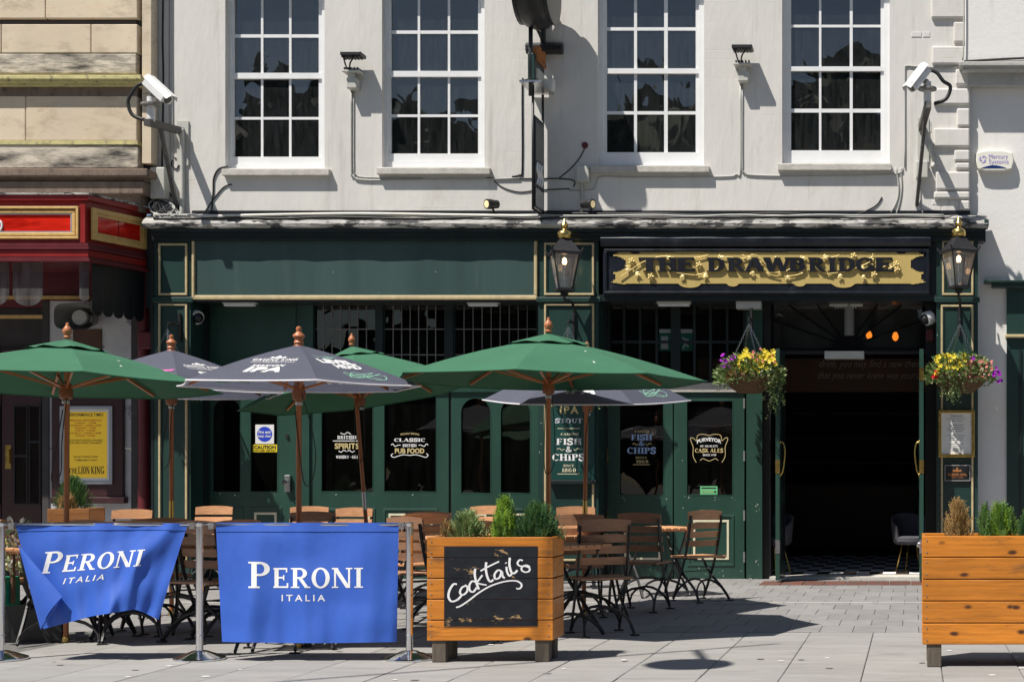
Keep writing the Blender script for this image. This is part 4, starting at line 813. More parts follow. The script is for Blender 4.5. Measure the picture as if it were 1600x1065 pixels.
for a, b in ((987, 408), (1017, 432), (1092, 414), (1334, 400), (1366, 429), (1400, 413), (1402, 421)):
    m = MB()
    for k in range(5): t = 2*math.pi*k/5; c_ = P(a + 3.6*math.cos(t), b + 3.6*math.sin(t), -.09); m.lathe([(.001, -.010), (.014, -.005), (.017, .004), (.001, .008)], c_, 8, 'y')
    m.lathe([(.001, -.02), (.014, -.014), (.016, .0)], P(a, b, -.09), 8, 'y'); m.build('gilded_flower', 'gold_bright', sg, smooth=True)
# ------------------------------------------------------------------ lanterns
def lantern(cx_, y0, eaves, botm, label, hw, hb, Y=-.42):
    t = thing('wall_lantern', label, 'lantern', P(cx_, botm + 14, Y), 'lanterns on the pilasters'); s_ = (D + Y) / F; c = Vector((X(cx_, Y), Y, 0)); ze, zb, zr, z0 = Z(eaves, Y), Z(botm, Y), Z(eaves - 24, Y), Z(y0, Y); a, b = hw * s_ * .72, hb * s_ * .8
    rot = .42
    def sq(h, z): return [c + Vector((h * math.sqrt(2) * math.cos(rot + math.pi/4 + k*math.pi/2), h * math.sqrt(2) * math.sin(rot + math.pi/4 + k*math.pi/2), z)) for k in range(4)]
    T_, B_ = sq(a, ze), sq(b, zb)
    for k in range(4):
        k2 = (k + 1) % 4; MB().add([B_[k], B_[k2], T_[k2], T_[k]], [[0, 1, 2, 3]]).build('pane', 'glass_lantern', t, fix=False)
        MB().tube([B_[k], T_[k]], .012, 4).build('frame_bar', 'black_steel', t)
    e = MB(); q0, q1, q2, q3, q4 = sq(a * 1.14, ze), sq(a * 1.14, ze + .035), sq(a * 1.02, ze + .05), sq(a * .42, zr), sq(a * .30, zr + .03)
    for lo, hi in ((q0, q1), (q1, q2), (q2, q3), (q3, q4)):
        for k in range(4): k2 = (k+1) % 4; e.add([lo[k], lo[k2], hi[k2], hi[k]], [[0, 1, 2, 3]])
    e.add(q0, [[0, 1, 2, 3]]); e.add(q4, [[0, 1, 2, 3]])
    for k in range(4): e.tube([q1[k], q1[k] + (q1[k] - c - Vector((0, 0, q1[k].z))) * .1 + Vector((0, 0, .04))], .012, 4)
    e.build('lantern_roof', 'black_steel', t)
    f = (z0 - zr) ; MB().lathe([(.075, 0), (.085, .02), (.085, .06), (.06, .09), (.03, .10), (.022, f*.5), (.035, f*.55), (.045, f*.66), (.032, f*.78), (.014, f*.88), (.010, f*.95), (.001, f)], c + Vector((0, 0, zr + .02)), 16).build('finial', 'brass', t, smooth='auto')
    bb = MB(); r1, r2 = sq(b * 1.25, zb), sq(b * 1.25, zb - .03); bb.add(r1 + r2, [[0, 1, 2, 3], [4, 5, 6, 7], [0, 1, 5, 4], [1, 2, 6, 5], [2, 3, 7, 6], [3, 0, 4, 7]]); bb.box(c.x - b*.5, c.x + b*.5, Y - b*.5, Y + b*.5, zb - .08, zb - .03); bb.build('lantern_base', 'black_steel', t)
    MB().tube(smooth_path([c + Vector((0, 0, zb - .06)), c + Vector((0, .02, zb - .13)), c + Vector((.02, .22, zb - .12)), c + Vector((.03, .42, zb - .22)), c + Vector((.03, .42, zb - .42))], 5), .016, 6).build('bracket', 'black_steel', t, smooth=True)
    MB().lathe([(.02, -.03), (.03, .0), (.022, .04), (.001, .055)], c + Vector((0, 0, (ze + zb)/2 + .12)), 10).build('bulb', 'bulb_lantern', t, smooth=True)
    MB().tube([c + Vector((0, 0, zb)), c + Vector((0, 0, (ze + zb)/2 + .09))], .008, 5).build('gas_tube', 'steel', t)
lantern(882, 344, 399, 451, 'black four sided lantern with brass finial on pilaster left of name board', 27, 13)
lantern(1498, 341, 396, 447, 'black four sided lantern with brass finial at the right end of pub', 28, 14)
# ------------------------------------------------------------------ cameras and floodlights on the upper wall
def cctv(front, back, pole, armw, armf, label, foot):
    t = thing('cctv_camera', label, 'camera', P(*armw, UY)); yf = foot
    a, b = P(*front[:2], front[2]), P(*back[:2], back[2]); d = (a - b).normalized()
    m = MB(); side_ = d.cross(Vector((0, 0, 1))).normalized(); up = side_.cross(d)
    w, h = .075, .075; prof = [(-w, -h*.7), (w, -h*.7), (w*1.05, h*.2), (w*.6, h*.9), (-w*.6, h*.9), (-w*1.05, h*.2)]
    ring_ = lambda o, k: [o + side_ * x_ * k + up * y_ * k for x_, y_ in prof]
    r0, r1 = ring_(b, .95), ring_(a, 1); m.add(r0 + r1, [list(range(6)), [6 + i for i in range(6)]] + [[i, (i+1) % 6, 6 + (i+1) % 6, 6 + i] for i in range(6)])
    hood = [o + up * .012 + d * .05 for o in ring_(a, 1.08)]; hb = [o + up * .012 - d * .02 for o in ring_(b, 1.06)]
    for i in (2, 3, 4): j = (i + 1) % 6; m.add([hb[i], hb[j], hood[j], hood[i]], [[0, 1, 2, 3]])
    m.build('camera_housing', 'cctv_white', t, bevel=.006); MB().lathe([(.05, -.002), (.05, .004), (.001, .005)], (0, 0, 0), 12).xf(Matrix.Translation(a) @ d.to_track_quat('Z', 'Y').to_matrix().to_4x4()).build('lens', 'black_paint', t)
    pt, pb = P(*pole[:2], yf), P(pole[0], pole[2], yf); MB().tube([pt, pb], .045, 10).build('pan_post', 'cctv_white', t, smooth='auto')
    MB().lathe([(.05, -.02), (.11, -.012), (.11, .012), (.05, .02)], P(pole[0], (pole[1]*.7 + pole[2]*.3), yf), 14).build('pan_collar', 'bracket_grey', t)
    MB().tube([pt, (a + b) / 2], .03, 8).build('tilt_head', 'bracket_grey', t)
    aw, af = P(*armw, UY), pb + Vector((0, 0, -.02)); dd = (af - aw).normalized(); MB().tube([aw, af + dd * .09], .055, 4).build('arm', 'arm_dark', t)
    MB().box(aw.x - .05, aw.x + .09, UY - .02, UY, aw.z - .42, aw.z + .12).build('wall_plate', 'grey_plastic', t); MB().tube([aw + (af - aw) * .72, Vector((aw.x - .06, UY, aw.z - .95))], .028, 4).build('strut', 'arm_dark', t)
    sgn = 1 if front[0] < back[0] else -1
    MB().tube(smooth_path([b, b + Vector((sgn*.12, .0, -.04)), b + Vector((sgn*.20, 0, -.14)), pb + Vector((sgn*.27, 0, .22)), pb + Vector((sgn*.22, 0, .08)), pb + Vector((sgn*.08, 0, .02))], 6), .022, 6).build('camera_cable', 'cable_black', t, smooth=True)
    return t
cctv((262, 156, -.62), (232, 128, -.55), (236, 152, 190), (284, 205), None, 'white cctv camera on bracket beside theatre and left of pub windows', -.55)
cctv((1424, 138, -.75), (1447, 108, -.66), (1449, 128, 165), (1440, 200), None, 'white cctv camera on bracket near the right quoins', -.62)
def flood(cx_, cy_, label):
    t = thing('floodlight', label, 'floodlight', P(cx_ + 2, cy_ + 50, UY)); Yc = UY - .20
    m = MB().r(cx_ - 16, cy_ - 5, cx_ + 16, cy_ + 1, Yc - .06, .2); m.build('lamp_body', 'black_steel', t, bevel=.008)
    for k in range(6): MB().r(cx_ - 14 + k * 5, cy_ + 1, cx_ - 12 + k * 5, cy_ + 4, Yc - .04, .14).build('cooling_fin', 'black_steel', t)
    MB().r(cx_ - 13, cy_ + 24, cx_ + 14, cy_ + 27, Yc + .02, .2).build('lamp_shade', 'grey_plastic', t, bevel=.004)
    for k in range(5): MB().r(cx_ - 10 + k * 5, cy_ + 20, cx_ - 8 + k * 5, cy_ + 24, Yc + .05, .12).build('cooling_fin', 'black_steel', t)
    MB().r(cx_ - 6, cy_ + 36, cx_ + 10, cy_ + 53, UY - .13, .13).build('junction_box', 'grey_plastic', t, bevel=.01)
    MB().lathe([(.04, -.06), (.045, 0), (.03, .05)], P(cx_ + 2, cy_ + 32, UY - .1), 10).build('socket', 'grey_plastic', t)
    for s_ in (-1, 1): MB().tube(smooth_path([P(cx_ + s_*11, cy_, Yc), P(cx_ + s_*4 - 4, cy_ + 14, UY - .18), P(cx_, cy_ + 36, UY - .06)], 4), .010, 5).build('bracket', 'black_steel', t)
    return t
flood(547, 85, 'small black floodlight on bracket between the two left sash windows'); flood(1159, 74, 'small black floodlight on bracket between the two right sash windows')
def spot(cx_, cy_, face, label):
    t = thing('spotlight', label, 'spotlight', P(cx_, 338, -.02)); d = Vector((face * (.6 if face < 0 else 1.6), -.75, -.12)).normalized(); o = P(cx_, cy_, -.02)
    MB().lathe([(.001, -.1), (.05, -.095), (.055, -.02), (.062, 0), (.062, .06), (.05, .062)], (0, 0, 0), 14).xf(Matrix.Translation(o) @ d.to_track_quat('Z', 'Y').to_matrix().to_4x4()).build('lamp_head', 'black_steel', t, smooth='auto')
    MB().lathe([(.001, .055), (.045, .058), (.045, .064), (.001, .066)], (0, 0, 0), 12).xf(Matrix.Translation(o) @ d.to_track_quat('Z', 'Y').to_matrix().to_4x4()).build('lamp_glass', 'bulb_spot', t)
    MB().tube([o, o + Vector((.03, .05, -.1)), P(cx_ + 8, 338, 0)], .014, 5).build('stem', 'black_steel', t)
spot(767, 319, -1, 'small black spotlight on the cornice left of hanging sign'); spot(920, 319, 1, 'small black spotlight on the cornice right of hanging sign')
# alarm box
ab = thing('alarm_box', 'cream alarm box with violet lettering on white wall at right', 'alarm', P(1554, 265, RY))
pts = [(1526, 238), (1540, 235), (1568, 235), (1582, 238), (1584, 252), (1581, 264), (1568, 267), (1540, 267), (1528, 264), (1525, 252)]
MB().prism([(X(a, RY - .09), Z(b, RY - .09)) for a, b in pts], RY - .09, .09).build('case', 'alarm_cream', ab, bevel=.012)
pts = [(1533 + 40 * k / 10, 262.5 - 4.5 * math.sin(math.pi * k / 10)) for k in range(11)]; MB().prism([(X(a, RY - .1), Z(b, RY - .1)) for a, b in pts], RY - .094, .01).build('strobe', 'alarm_blue', ab)
write(sans('Mercury'), 'print_violet', ab, 1545, 241, 1575, 250, RY - .0925); write(sans('Systems'), 'print_violet', ab, 1545, 249, 1576, 258, RY - .0925)
m = MB()
for k in range(3): t_ = k * 2.094 + .5; ribbon(m, [(1536 + 5*math.cos(t_ + a*.28), 249 + 5*math.sin(t_ + a*.28)) for a in range(6)], 1.6, RY - .0925); ribbon(m, [(1536 + 2.2*math.cos(t_), 249 + 2.2*math.sin(t_)), (1536 + 4.4*math.cos(t_), 249 + 4.4*math.sin(t_))], 2.2, RY - .0926)
m.build('logo', 'print_violet', ab, fix=False)
# boxes on the wall
def wbox(x0, y0, x1, y1, dep, lab, mat='grey_plastic', Y=UY): return tag(box_r('junction_box', mat, None, x0, y0, x1, y1, Y - dep, dep, bevel=.012), lab, 'box')
wbox(234, 261, 257, 310, .14, 'tall grey plastic junction box above the bundle of cables at left'); wbox(900, 259, 920, 284, .10, 'grey junction box at the sill left of third sash window'); wbox(1431, 251, 1450, 278, .10, 'grey junction box below the right cctv camera')
# projecting clock, bracket and hanging sign
YC = -.42
ck = thing('projecting_clock', 'black drum clock with white dial projecting from wall at top', 'clock', P(838, 45, YC))
cc = Vector((X(838, YC), YC, Z(-14, YC))); MB().lathe([(.26, -.20), (.38, -.17), (.43, -.10), (.45, 0), (.43, .10), (.38, .17), (.36, .18)], cc, 40, 'x').build('drum', 'black_paint', ck, smooth='auto')
for s_ in (-1, 1): MB().lathe([(.001, 0), (.35, 0), (.35, .004)] if s_ > 0 else [(.35, -.004), (.35, 0), (.001, 0)], cc + Vector((s_*.185, 0, 0)), 32, 'x').build('dial', 'sticker_white', ck); MB().lathe([(.36, -.02), (.39, -.02), (.39, .02), (.36, .02)], cc + Vector((s_*.185, 0, 0)), 32, 'x').build('dial_ring', 'black_paint', ck)
MB().tube([cc + Vector((0, .4, .05)), (cc.x, UY, cc.z + .05)], .05, 8).build('support', 'black_steel', ck)
hs = thing('hanging_sign', 'tall narrow hanging sign seen edge on, on iron bracket below clock', 'sign', P(845, 335, -.2))
def hb(pts, r, nm='bracket_bar', mt='black_steel'): return MB().tube(pts, r, 6).build(nm, mt, hs, smooth=True)
xw = X(850, UY); yF = -.40
zz = lambda py: Z(py, UY)
hb(smooth_path([(xw - .02, -.42, zz(14)), (xw - .03, -.44, zz(34)), (xw - .03, -.40, zz(48)), (xw, -.1, zz(60)), (xw, UY, zz(70))], 5), .022)
hb([(xw - .02, yF, zz(50)), (xw - .02, yF, zz(168))], .026); hb([(xw, UY - .05, zz(0)), (xw, UY - .05, zz(102))], .035)
MB().tube([(xw - .20, UY - .05, zz(78)), (xw + .24, UY - .05, zz(78))], .07, 8).build('wall_plate', 'black_steel', hs)
for k in range(4): MB().box(xw - .02, xw + .05, yF + .06 + k * .11, yF + .11 + k * .11, zz(108) - .02, zz(93) + (.05 if k % 2 else 0)).build('castle_ornament', 'copper', hs, bevel=.006)
MB().box(xw - .03, xw + .05, yF + .05, yF + .46, zz(112), zz(107)).build('castle_ornament', 'copper', hs)
MB().box(xw - .05, xw + .03, yF - .02, UY - .1, zz(143), zz(104)).build('sign_box', 'green_pilaster', hs, bevel=.006)
MB().box(xw + .05, xw + .17, UY - .22, UY - .12, zz(147), zz(130)).build('lamp', 'white_plastic', hs, bevel=.01); MB().box(xw + .03, xw + .055, yF + .05, UY - .2, zz(140), zz(124)).build('lamp_tube', 'grey_plastic', hs)
MB().box(xw - .14, xw + .12, yF - .06, UY - .02, zz(149), zz(146)).build('canopy_plate', 'steel', hs)
for y_ in (yF + .03, UY - .06): hb([(xw, y_, zz(150)), (xw, y_, zz(338))], .016, 'frame_bar')
hb([(xw, yF + .03, zz(338)), (xw, UY - .06, zz(338))], .016, 'frame_bar'); hb([(xw, yF + .03, zz(196)), (xw, UY - .06, zz(196))], .014, 'frame_bar')
MB().box(xw - .018, xw + .018, yF + .06, UY - .09, zz(334), zz(198)).build('sign_panel', 'sign_black', hs); MB().box(xw + .018, xw + .021, yF + .09, UY - .12, zz(262), zz(204)).build('picture', 'bracket_grey', hs); MB().box(xw + .018, xw + .021, yF + .09, UY - .12, zz(332), zz(304)).build('picture', 'grey_plastic', hs)
ss = MB()
for k in range(3): ss.tube(smooth_path([(xw + .024, yF + .14 + .1*k, zz(266)), (xw + .024, yF + .10 + .1*k, zz(276)), (xw + .024, yF + .17 + .1*k, zz(286)), (xw + .024, yF + .12 + .1*k, zz(298))], 4), .018, 5)
ss.build('picture_waves', 'print_white', hs)
for y_ in (UY - .0, yF + .2): pass
rd_ = tag(MB().lathe([(.001, -.025), (.036, -.02), (.04, 0)], P(914, 227, UY), 14, 'y').build('wall_disc', 'red_dark', smooth='auto'), 'small round dark red disc on wall beside hanging sign', 'disc')
# cables and conduit (photo polylines on the wall)
def cable(pts, r, mat, lab, Y=UY, name='cable', sm=True, cat='cable'):
    pp = [P(p[0], p[1], (p[2] if len(p) > 2 else Y - r * .9)) for p in pts]; return tag(MB().tube(smooth_path(pp, 4) if sm else pp, r, 6).build(name, mat, smooth=True), lab, cat)
cable([(549, 138), (549, 262), (552, 274), (566, 281), (640, 281), (812, 279)], .012, 'cable_grey', 'pale conduit running down from left floodlight and along under second sill')
cable([(553, 138), (553, 262), (556, 271), (570, 277), (660, 278)], .008, 'cable_grey', 'thin twin cable beside the conduit of left floodlight')
cable([(1160, 132), (1160, 258), (1163, 268), (1180, 274), (1300, 275), (1398, 272), (1410, 262)], .010, 'cable_grey', 'pale cable from right floodlight along under the fourth sill')
cable([(1157, 132), (1157, 262), (1150, 272), (1130, 276), (990, 277), (940, 276), (932, 285), (926, 296), (890, 297)], .009, 'cable_grey', 'pale cable from right floodlight running left under third sill')
cable([(826, 124), (818, 126), (816, 134), (816, 262), (812, 273), (800, 276)], .010, 'cable_black', 'dark cable bending down the wall left of hanging sign')
cable([(760, 278), (800, 279), (890, 280), (896, 292)], .008, 'cable_black', 'black cable crossing behind the hanging sign'); cable([(772, 283), (788, 294), (812, 300), (840, 297), (890, 295)], .007, 'cable_black', 'sagging black cable below the crossing cable at hanging sign'); cable([(874, 278), (890, 265), (905, 248), (914, 231)], .007, 'cable_black', 'black wire from the red wall disc')
cable([(255, -20), (254, 60), (255, 130), (253, 262)], .011, 'cable_black', 'black cable hanging down the far left of the pub wall'); cable([(264, -20), (264, 120), (266, 270)], .009, 'cable_grey', 'grey cable left of the pair down the pub wall'); cable([(269, -20), (269, 110), (270, 236)], .009, 'cable_grey', 'grey cable right of the pair down the pub wall')
cable([(284, 200, .08), (285, 240), (285, 290), (284, 342, .1)], .03, 'grey_plastic', 'grey conduit pipe below left cctv bracket', name='conduit', cat='pipe')
cable([(272, 246), (280, 252), (276, 264), (268, 258), (270, 250)], .008, 'cable_black', 'small loop of black cable near left cctv strut')
cable([(258, 290), (268, 306), (278, 320), (280, 335)], .010, 'cable_black', 'black cable below the tall junction box'); cable([(330, 336), (333, 300), (334, 278), (342, 264), (356, 260)], .010, 'cable_black', 'dark cable rising to the first window sill'); cable([(318, 334), (336, 308), (350, 292), (362, 288)], .008, 'cable_black', 'dark cable curving below the first window sill')
cable([(1414, 262), (1414, 118), (1416, 104), (1430, 104), (1486, 106), (1502, 96)], .010, 'cable_grey', 'thin conduit rising right of the fourth window'); cable([(1506, 96), (1540, 94), (1600, 91), (1700, 90)], .014, 'cable_black', 'black cable along the top of right ledge', UY - .09)
cable([(1506, -20), (1506, 60), (1504, 94)], .010, 'cable_grey', 'pale cable down the edge of right building', UY - .09)
cable([(1400, 262), (1404, 290), (1402, 312), (1392, 332)], .010, 'cable_grey', 'pale cable dropping from the fourth sill'); cable([(1407, 262), (1409, 290), (1406, 315), (1400, 335)], .009, 'cable_grey', 'second pale cable dropping from the fourth sill'); cable([(1378, 308), (1370, 320), (1352, 330), (1334, 336)], .008, 'cable_black', 'short dark cable end curling above cornice')
cable([(1438, 278), (1438, 310), (1442, 334)], .010, 'cable_grey', 'cable below the right junction box'); cable([(1454, 222), (1456, 240), (1462, 252), (1456, 262)], .03, 'grey_plastic', 'grey pipe elbow below right cctv bracket', name='conduit', cat='pipe'); cable([(908, 284), (910, 310), (908, 332)], .02, 'grey_plastic', 'grey conduit below junction box at third sill', name='conduit', cat='pipe')
rc = random.Random(11)
for k, (y_, mt, r) in enumerate(((335, 'cable_black', .016), (338, 'cable_white', .014), (341, 'cable_black', .013), (337, 'cable_grey', .012), (340, 'cable_black', .012))):
    xs_ = list(range(240, 1540, 65)); cable([(x_, y_ + rc.uniform(-1.8, 1.8), -.01 - .03 * k) for x_ in xs_], r, mt, ['topmost black cable lying along the cornice', 'white cable lying along the cornice', 'front black cable lying along the cornice', 'grey cable lying along the cornice', 'thin black cable along the cornice lip'][k])
cable([(300, 339, -.12), (420, 336, -.12), (560, 334, -.12), (700, 336, -.12), (842, 338, -.12)], .02, 'cable_white', 'pale pipe lying on the cornice under the left windows', name='conduit', cat='pipe')
bd = thing('cable_bundle', 'tangled bundle of grey and black cables below the tall junction box', 'cables', P(248, 342, .1))
for k in range(22):
    a = (rc.uniform(238, 256), 310, UY - .05); b = (rc.uniform(232, 275), rc.uniform(318, 334), rc.uniform(-.05, .1)); c = (rc.uniform(238, 300), rc.uniform(334, 344), rc.uniform(-.12, 0)); d = (rc.uniform(250, 350), rc.uniform(338, 344), rc.uniform(-.14, -.05))
    MB().tube(smooth_path([P(*q_) for q_ in (a, b, c, d)], 5), rc.uniform(.005, .009), 5).build('cable', rc.choice(['cable_grey', 'cable_black', 'cable_white', 'cable_grey']), bd, smooth=True)
# ------------------------------------------------------------------ parasols
def umbrella(base, R, zr, za, n, rot, kind, label, tilt=(0, 0), lean=(0, 0), prints=None, sleeve=('brass', .95), nsub=10):
    """base: ground point; R rim radius; zr, za rim and apex heights; tilt: canopy lean about x and y in degrees"""
    grn = kind == 'green'; t = thing('parasol', label, 'parasol', base, 'parasols over the tables'); b = Vector(base)
    top = Vector((lean[0], lean[1], za)); T = Matrix.Translation(b + top) @ Matrix.Rotation(math.radians(tilt[0]), 4, 'X') @ Matrix.Rotation(math.radians(tilt[1]), 4, 'Y'); drop = za - zr
    def rib(k, u): a = rot + 2*math.pi*k/n; r = R * u; return Vector((r * math.cos(a), r * math.sin(a), -drop * (u - .085 * math.sin(math.pi * u) * (1 if grn else .75))))
    def pt(k, u, s, o=0.):
        p = rib(k, u) * (1 - s) + rib(k + 1, u) * s; c = 4 * s * (1 - s); p.z -= c * u * (.006 + .006 * math.sin(3.1 * k + 9 * u)) ; 
        q = p.copy(); q.x *= 1 - .025 * c * u; q.y *= 1 - .025 * c * u
        nrm = Vector((q.x, q.y, 0)); nrm = (nrm.normalized() * drop / R + Vector((0, 0, 1))).normalized() if nrm.length > 1e-6 else Vector((0, 0, 1))
        return T @ (q + nrm * o)
    m = MB(); uv = []
    for k in range(n):
        for i in range(nsub):
            for j in range(8):
                u0, u1, s0, s1 = i/nsub, (i+1)/nsub, j/8, (j+1)/8
                if i == 0: u0 = .02
                m.add([pt(k, u0, s0), pt(k, u1, s0), pt(k, u1, s1), pt(k, u0, s1)], [[0, 1, 2, 3]]); uv += [((s0 - .5) * u0 + k, u0), ((s0 - .5) * u1 + k, u1), ((s1 - .5) * u1 + k, u1), ((s1 - .5) * u0 + k, u0)]
    cp = m.build('canopy', 'canopy_green' if grn else 'canopy_dark', t, fix=False, smooth='auto'); lay = cp.data.uv_layers.new(name='UVMap')
    for i, w in enumerate(uv): lay.data[i].uv = w
    hem = MB(); pts = [pt(k, 1.0, j/8) for k in range(n) for j in range(8)]; hem.tube(pts + [pts[0]], .006 if grn else .0065, 5); hem.build('hem', 'canopy_green' if grn else 'umbrella_piping', t, smooth=True)
    if grn:                                               # vent cap
        c = MB()
        for k in range(n):
            for i in range(3):
                for j in range(6):
                    def cq(u, s): p = pt(k, u * .26 + .001, s); return p + Vector((0, 0, .040 * (1 - u * .55) + .007 * math.sin(6.28 * s + k) * u)) 
                    c.add([cq(i/3, j/6), cq((i+1)/3, j/6), cq((i+1)/3, (j+1)/6), cq(i/3, (j+1)/6)], [[0, 1, 2, 3]])
        c.build('vent_cap', 'canopy_green', t, fix=False, smooth=True)
    hz = -drop - .04
    for k in range(n):
        r_ = MB(); r_.tube([T @ (rib(k, u) + Vector((0, 0, -.022))) for u in (.03, .3, .6, .9)], .013, 4); rb = r_.build('rib', 'pole_wood', t)
        MB().tube([T @ Vector((.03 * math.cos(rot + 2*math.pi*k/n), .03 * math.sin(rot + 2*math.pi*k/n), hz + .02)), T @ (rib(k, .56) + Vector((0, 0, -.03)))], .011, 4).build('strut', 'pole_wood', rb)
    p0, p1 = b, b + top
    MB().tube([b + top * f for f in (0, .3, .6, 1)], .0195, 12).build('pole', 'pole_wood' if kind != 'green_dark' else 'pole_wood_dark', t, smooth='auto')
    MB().lathe([(.024, -.07), (.046, -.06), (.05, -.01), (.036, .03), (.04, .05), (.024, .06)], T @ Vector((0, 0, hz)), 14).build('slider_hub', 'pole_wood_dark', t, smooth='auto'); MB().lathe([(.023, -.012), (.026, -.01), (.026, .01), (.023, .012)], T @ Vector((0, 0, hz - .09)), 14).build('slider_ring', 'steel', t)
    MB().lathe([(.024, -.09), (.05, -.08), (.055, -.03), (.03, 0)], T @ Vector((0, 0, 0)), 14).build('top_hub', 'pole_wood_dark', t, smooth='auto')
    zf_ = .045 if grn else .0
    MB().lathe([(.022, 0), (.03, .012), (.02, .022), (.033, .05), (.034, .066), (.02, .09), (.012, .10), (.012, .115), (.001, .124)] if grn else [(.03, 0), (.036, .015), (.026, .035), (.043, .06), (.041, .07), (.016, .095), (.018, .105), (.021, .115), (.016, .13), (.001, .136)], T @ Vector((0, 0, zf_)), 16).build('finial', 'finial_wood', t, smooth='auto')
    s0 = top * (sleeve[1] / za); MB().tube([b + s0, b + s0 + top * (.18 / za)], .0215, 12).build('pole_sleeve', sleeve[0], t, smooth='auto')
    MB().lathe([(.027, 0), (.027, .03), (.021, .04)], b, 12).build('pole_foot', 'brass', t)
    for (tm, mt, k, s0, s1, u0, u1, both) in prints or []:
        for o in ((.003, -.003) if both else (.003,)):
            def fn(a, v, l, k=k, s0=s0, s1=s1, u0=u0, u1=u1, o=o):
                u = u1 + (u0 - u1) * v; w = (s0 + (s1 - s0) * a)      # w in rim units, centred
                s = .5 + w / max(u, .2); return pt(k, u, min(max(s, 0), 1), o + (l if o > 0 else -l))
            tm2 = sub(tm); letter(tm2, fn).build('print', mt, t, fix=False)
    if grn:
        dm = MB(); r9 = random.Random(label + 'd')
        for _ in range(5):
            k = r9.randrange(n); u, s = r9.uniform(.35, .95), r9.uniform(.15, .85); c0 = pt(k, u, s, .004); e1 = (pt(k, u + .02, s, .004) - c0); e2 = pt(k, u, s + .02, .004) - c0; w = r9.uniform(.25, .6)
            dm.add([c0 + e1 * w * math.cos(q) * 1.6 + e2 * w * math.sin(q) * r9.uniform(.5, 1) for q in (0, 1, 2.1, 3.1, 4.2, 5.3)], [list(range(6))])
        dm.build('bird_marks', 'print_white', t, fix=False, kind='stuff')
    # loose pull cord
    c = MB(); rr = random.Random(label); px_ = b + top * .80 
    for k in range(1):
        e = b + top * .72 + Vector((rr.uniform(-.06, .10), -.03, 0)); c.tube(smooth_path([T @ Vector((.03, -.03, hz)), e + Vector((.03, 0, -.1)), e + Vector((.02, 0, -.35)), e + Vector((-.05, 0, -.38)), b + top * .78 + Vector((-.02, -.02, 0))], 6), .004, 4)
    c.build('pull_cord', 'cable_black', t); return t
def sub(tm, mx=.35):
    vs, fs = tm; me = bpy.data.meshes.new('s'); me.from_pydata([(x_, y_, 0) for x_, y_ in vs], [], fs); bm_ = bmesh.new(); bm_.from_mesh(me); bmesh.ops.triangulate(bm_, faces=bm_.faces)
    w = max(v[0] for v in vs) - min(v[0] for v in vs)
    for _ in range(4):
        ed = [e for e in bm_.edges if e.calc_length() > mx]
        if ed: bmesh.ops.subdivide_edges(bm_, edges=ed, cuts=1); bmesh.ops.triangulate(bm_, faces=bm_.faces)
    bm_.verts.index_update(); out = ([(v.co.x, v.co.y) for v in bm_.verts], [[v.index for v in f.verts] for f in bm_.faces]); bm_.free(); bpy.data.meshes.remove(me); return out
def crown():
    v = [(0, .1), (.15, .55), (.3, .25), (.42, .75), (.5, 1), (.58, .75), (.7, .25), (.85, .55), (1, .1), (.5, -.05)]; return v, [[0, 1, 2, 9], [2, 3, 4, 9], [4, 5, 6, 9], [6, 7, 8, 9]]
def bar(): return [(0, 0), (1, 0), (1, 1), (0, 1)], [[0, 1, 2, 3]]
def scribble(seed):
    r = random.Random(seed); pts = [(r.random(), r.random() * .6) for _ in range(16)]; pp = smooth_path([(a, b, 0) for a, b in pts], 6); vs = []; fs = []
    for i in range(len(pp) - 1):
        d = pp[i+1] - pp[i]
        if d.length < 1e-6: continue
        d.normalize(); nn = Vector((-d.y, d.x, 0)) * .014; n = len(vs); vs += [(pp[i] + nn)[:2], (pp[i] - nn)[:2], (pp[i+1] - nn)[:2], (pp[i+1] + nn)[:2]]; fs.append([n, n+1, n+2, n+3])
    return vs, fs
def brewery(k, text=True):
    q = [(crown(), 'print_white', k, -.07, .07, .40, .47, 0), (sans('GREENE KING', .02, 0, 1.2), 'print_white', k, -.175, .175, .485, .545, 0), (sans('BREWERY', .02, 0, 1.3), 'print_white', k, -.08, .08, .56, .585, 0), (bar(), 'print_white', k, -.175, -.09, .57, .578, 0), (bar(), 'print_white', k, .09, .175, .57, .578, 0)]
    if text: q += [(sans('SESSION', .03, .2, 1.2), 'print_white', k, -.13, .13, .64, .69, 1), (sans('IPA', .05, .15, 1.1), 'print_white', k, -.145, .145, .705, .83, 1)]
    return q
def level(k): return [(scribble(3), 'print_mint', k, -.14, .08, .38, .46, 0), (sans('LEVEL', .05), 'print_white', k, -.17, .16, .48, .59, 0), (sans('HEAD', .05), 'print_white', k, -.09, .16, .60, .69, 0), (scribble(5), 'print_mint', k, -.1, .28, .75, .90, 1)]
pi = math.pi
umbrella(G(103, 1002), 1.10, 1.955, 2.265, 8, -.95, 'green', 'green parasol with vent cap at the left edge of photo', tilt=(-2.5, 0), lean=(.01, 0), sleeve=('steel', .68))
umbrella(G(268, 960), 1.02, 2.02, 2.42, 6, pi, 'dark', 'dark printed parasol half hidden behind the leftmost green parasol', prints=brewery(2, False) + [(sans('IT', .06, .2), 'print_pink', 1, .10, .30, .62, .74, 0), (sans('A', .06), 'print_white', 1, -.10, .04, .56, .66, 0), (sans('SPY', .03), 'print_white', 2, -.12, .12, .63, .72, 0)], sleeve=('brass', .86))
umbrella(G(467, 1011), .90, 1.925, 2.23, 6, pi, 'dark', 'dark session ale parasol with white edge left of centre', prints=brewery(1) + level(2) + brewery(4) + level(5), sleeve=('brass', .30), tilt=(.5, 0))
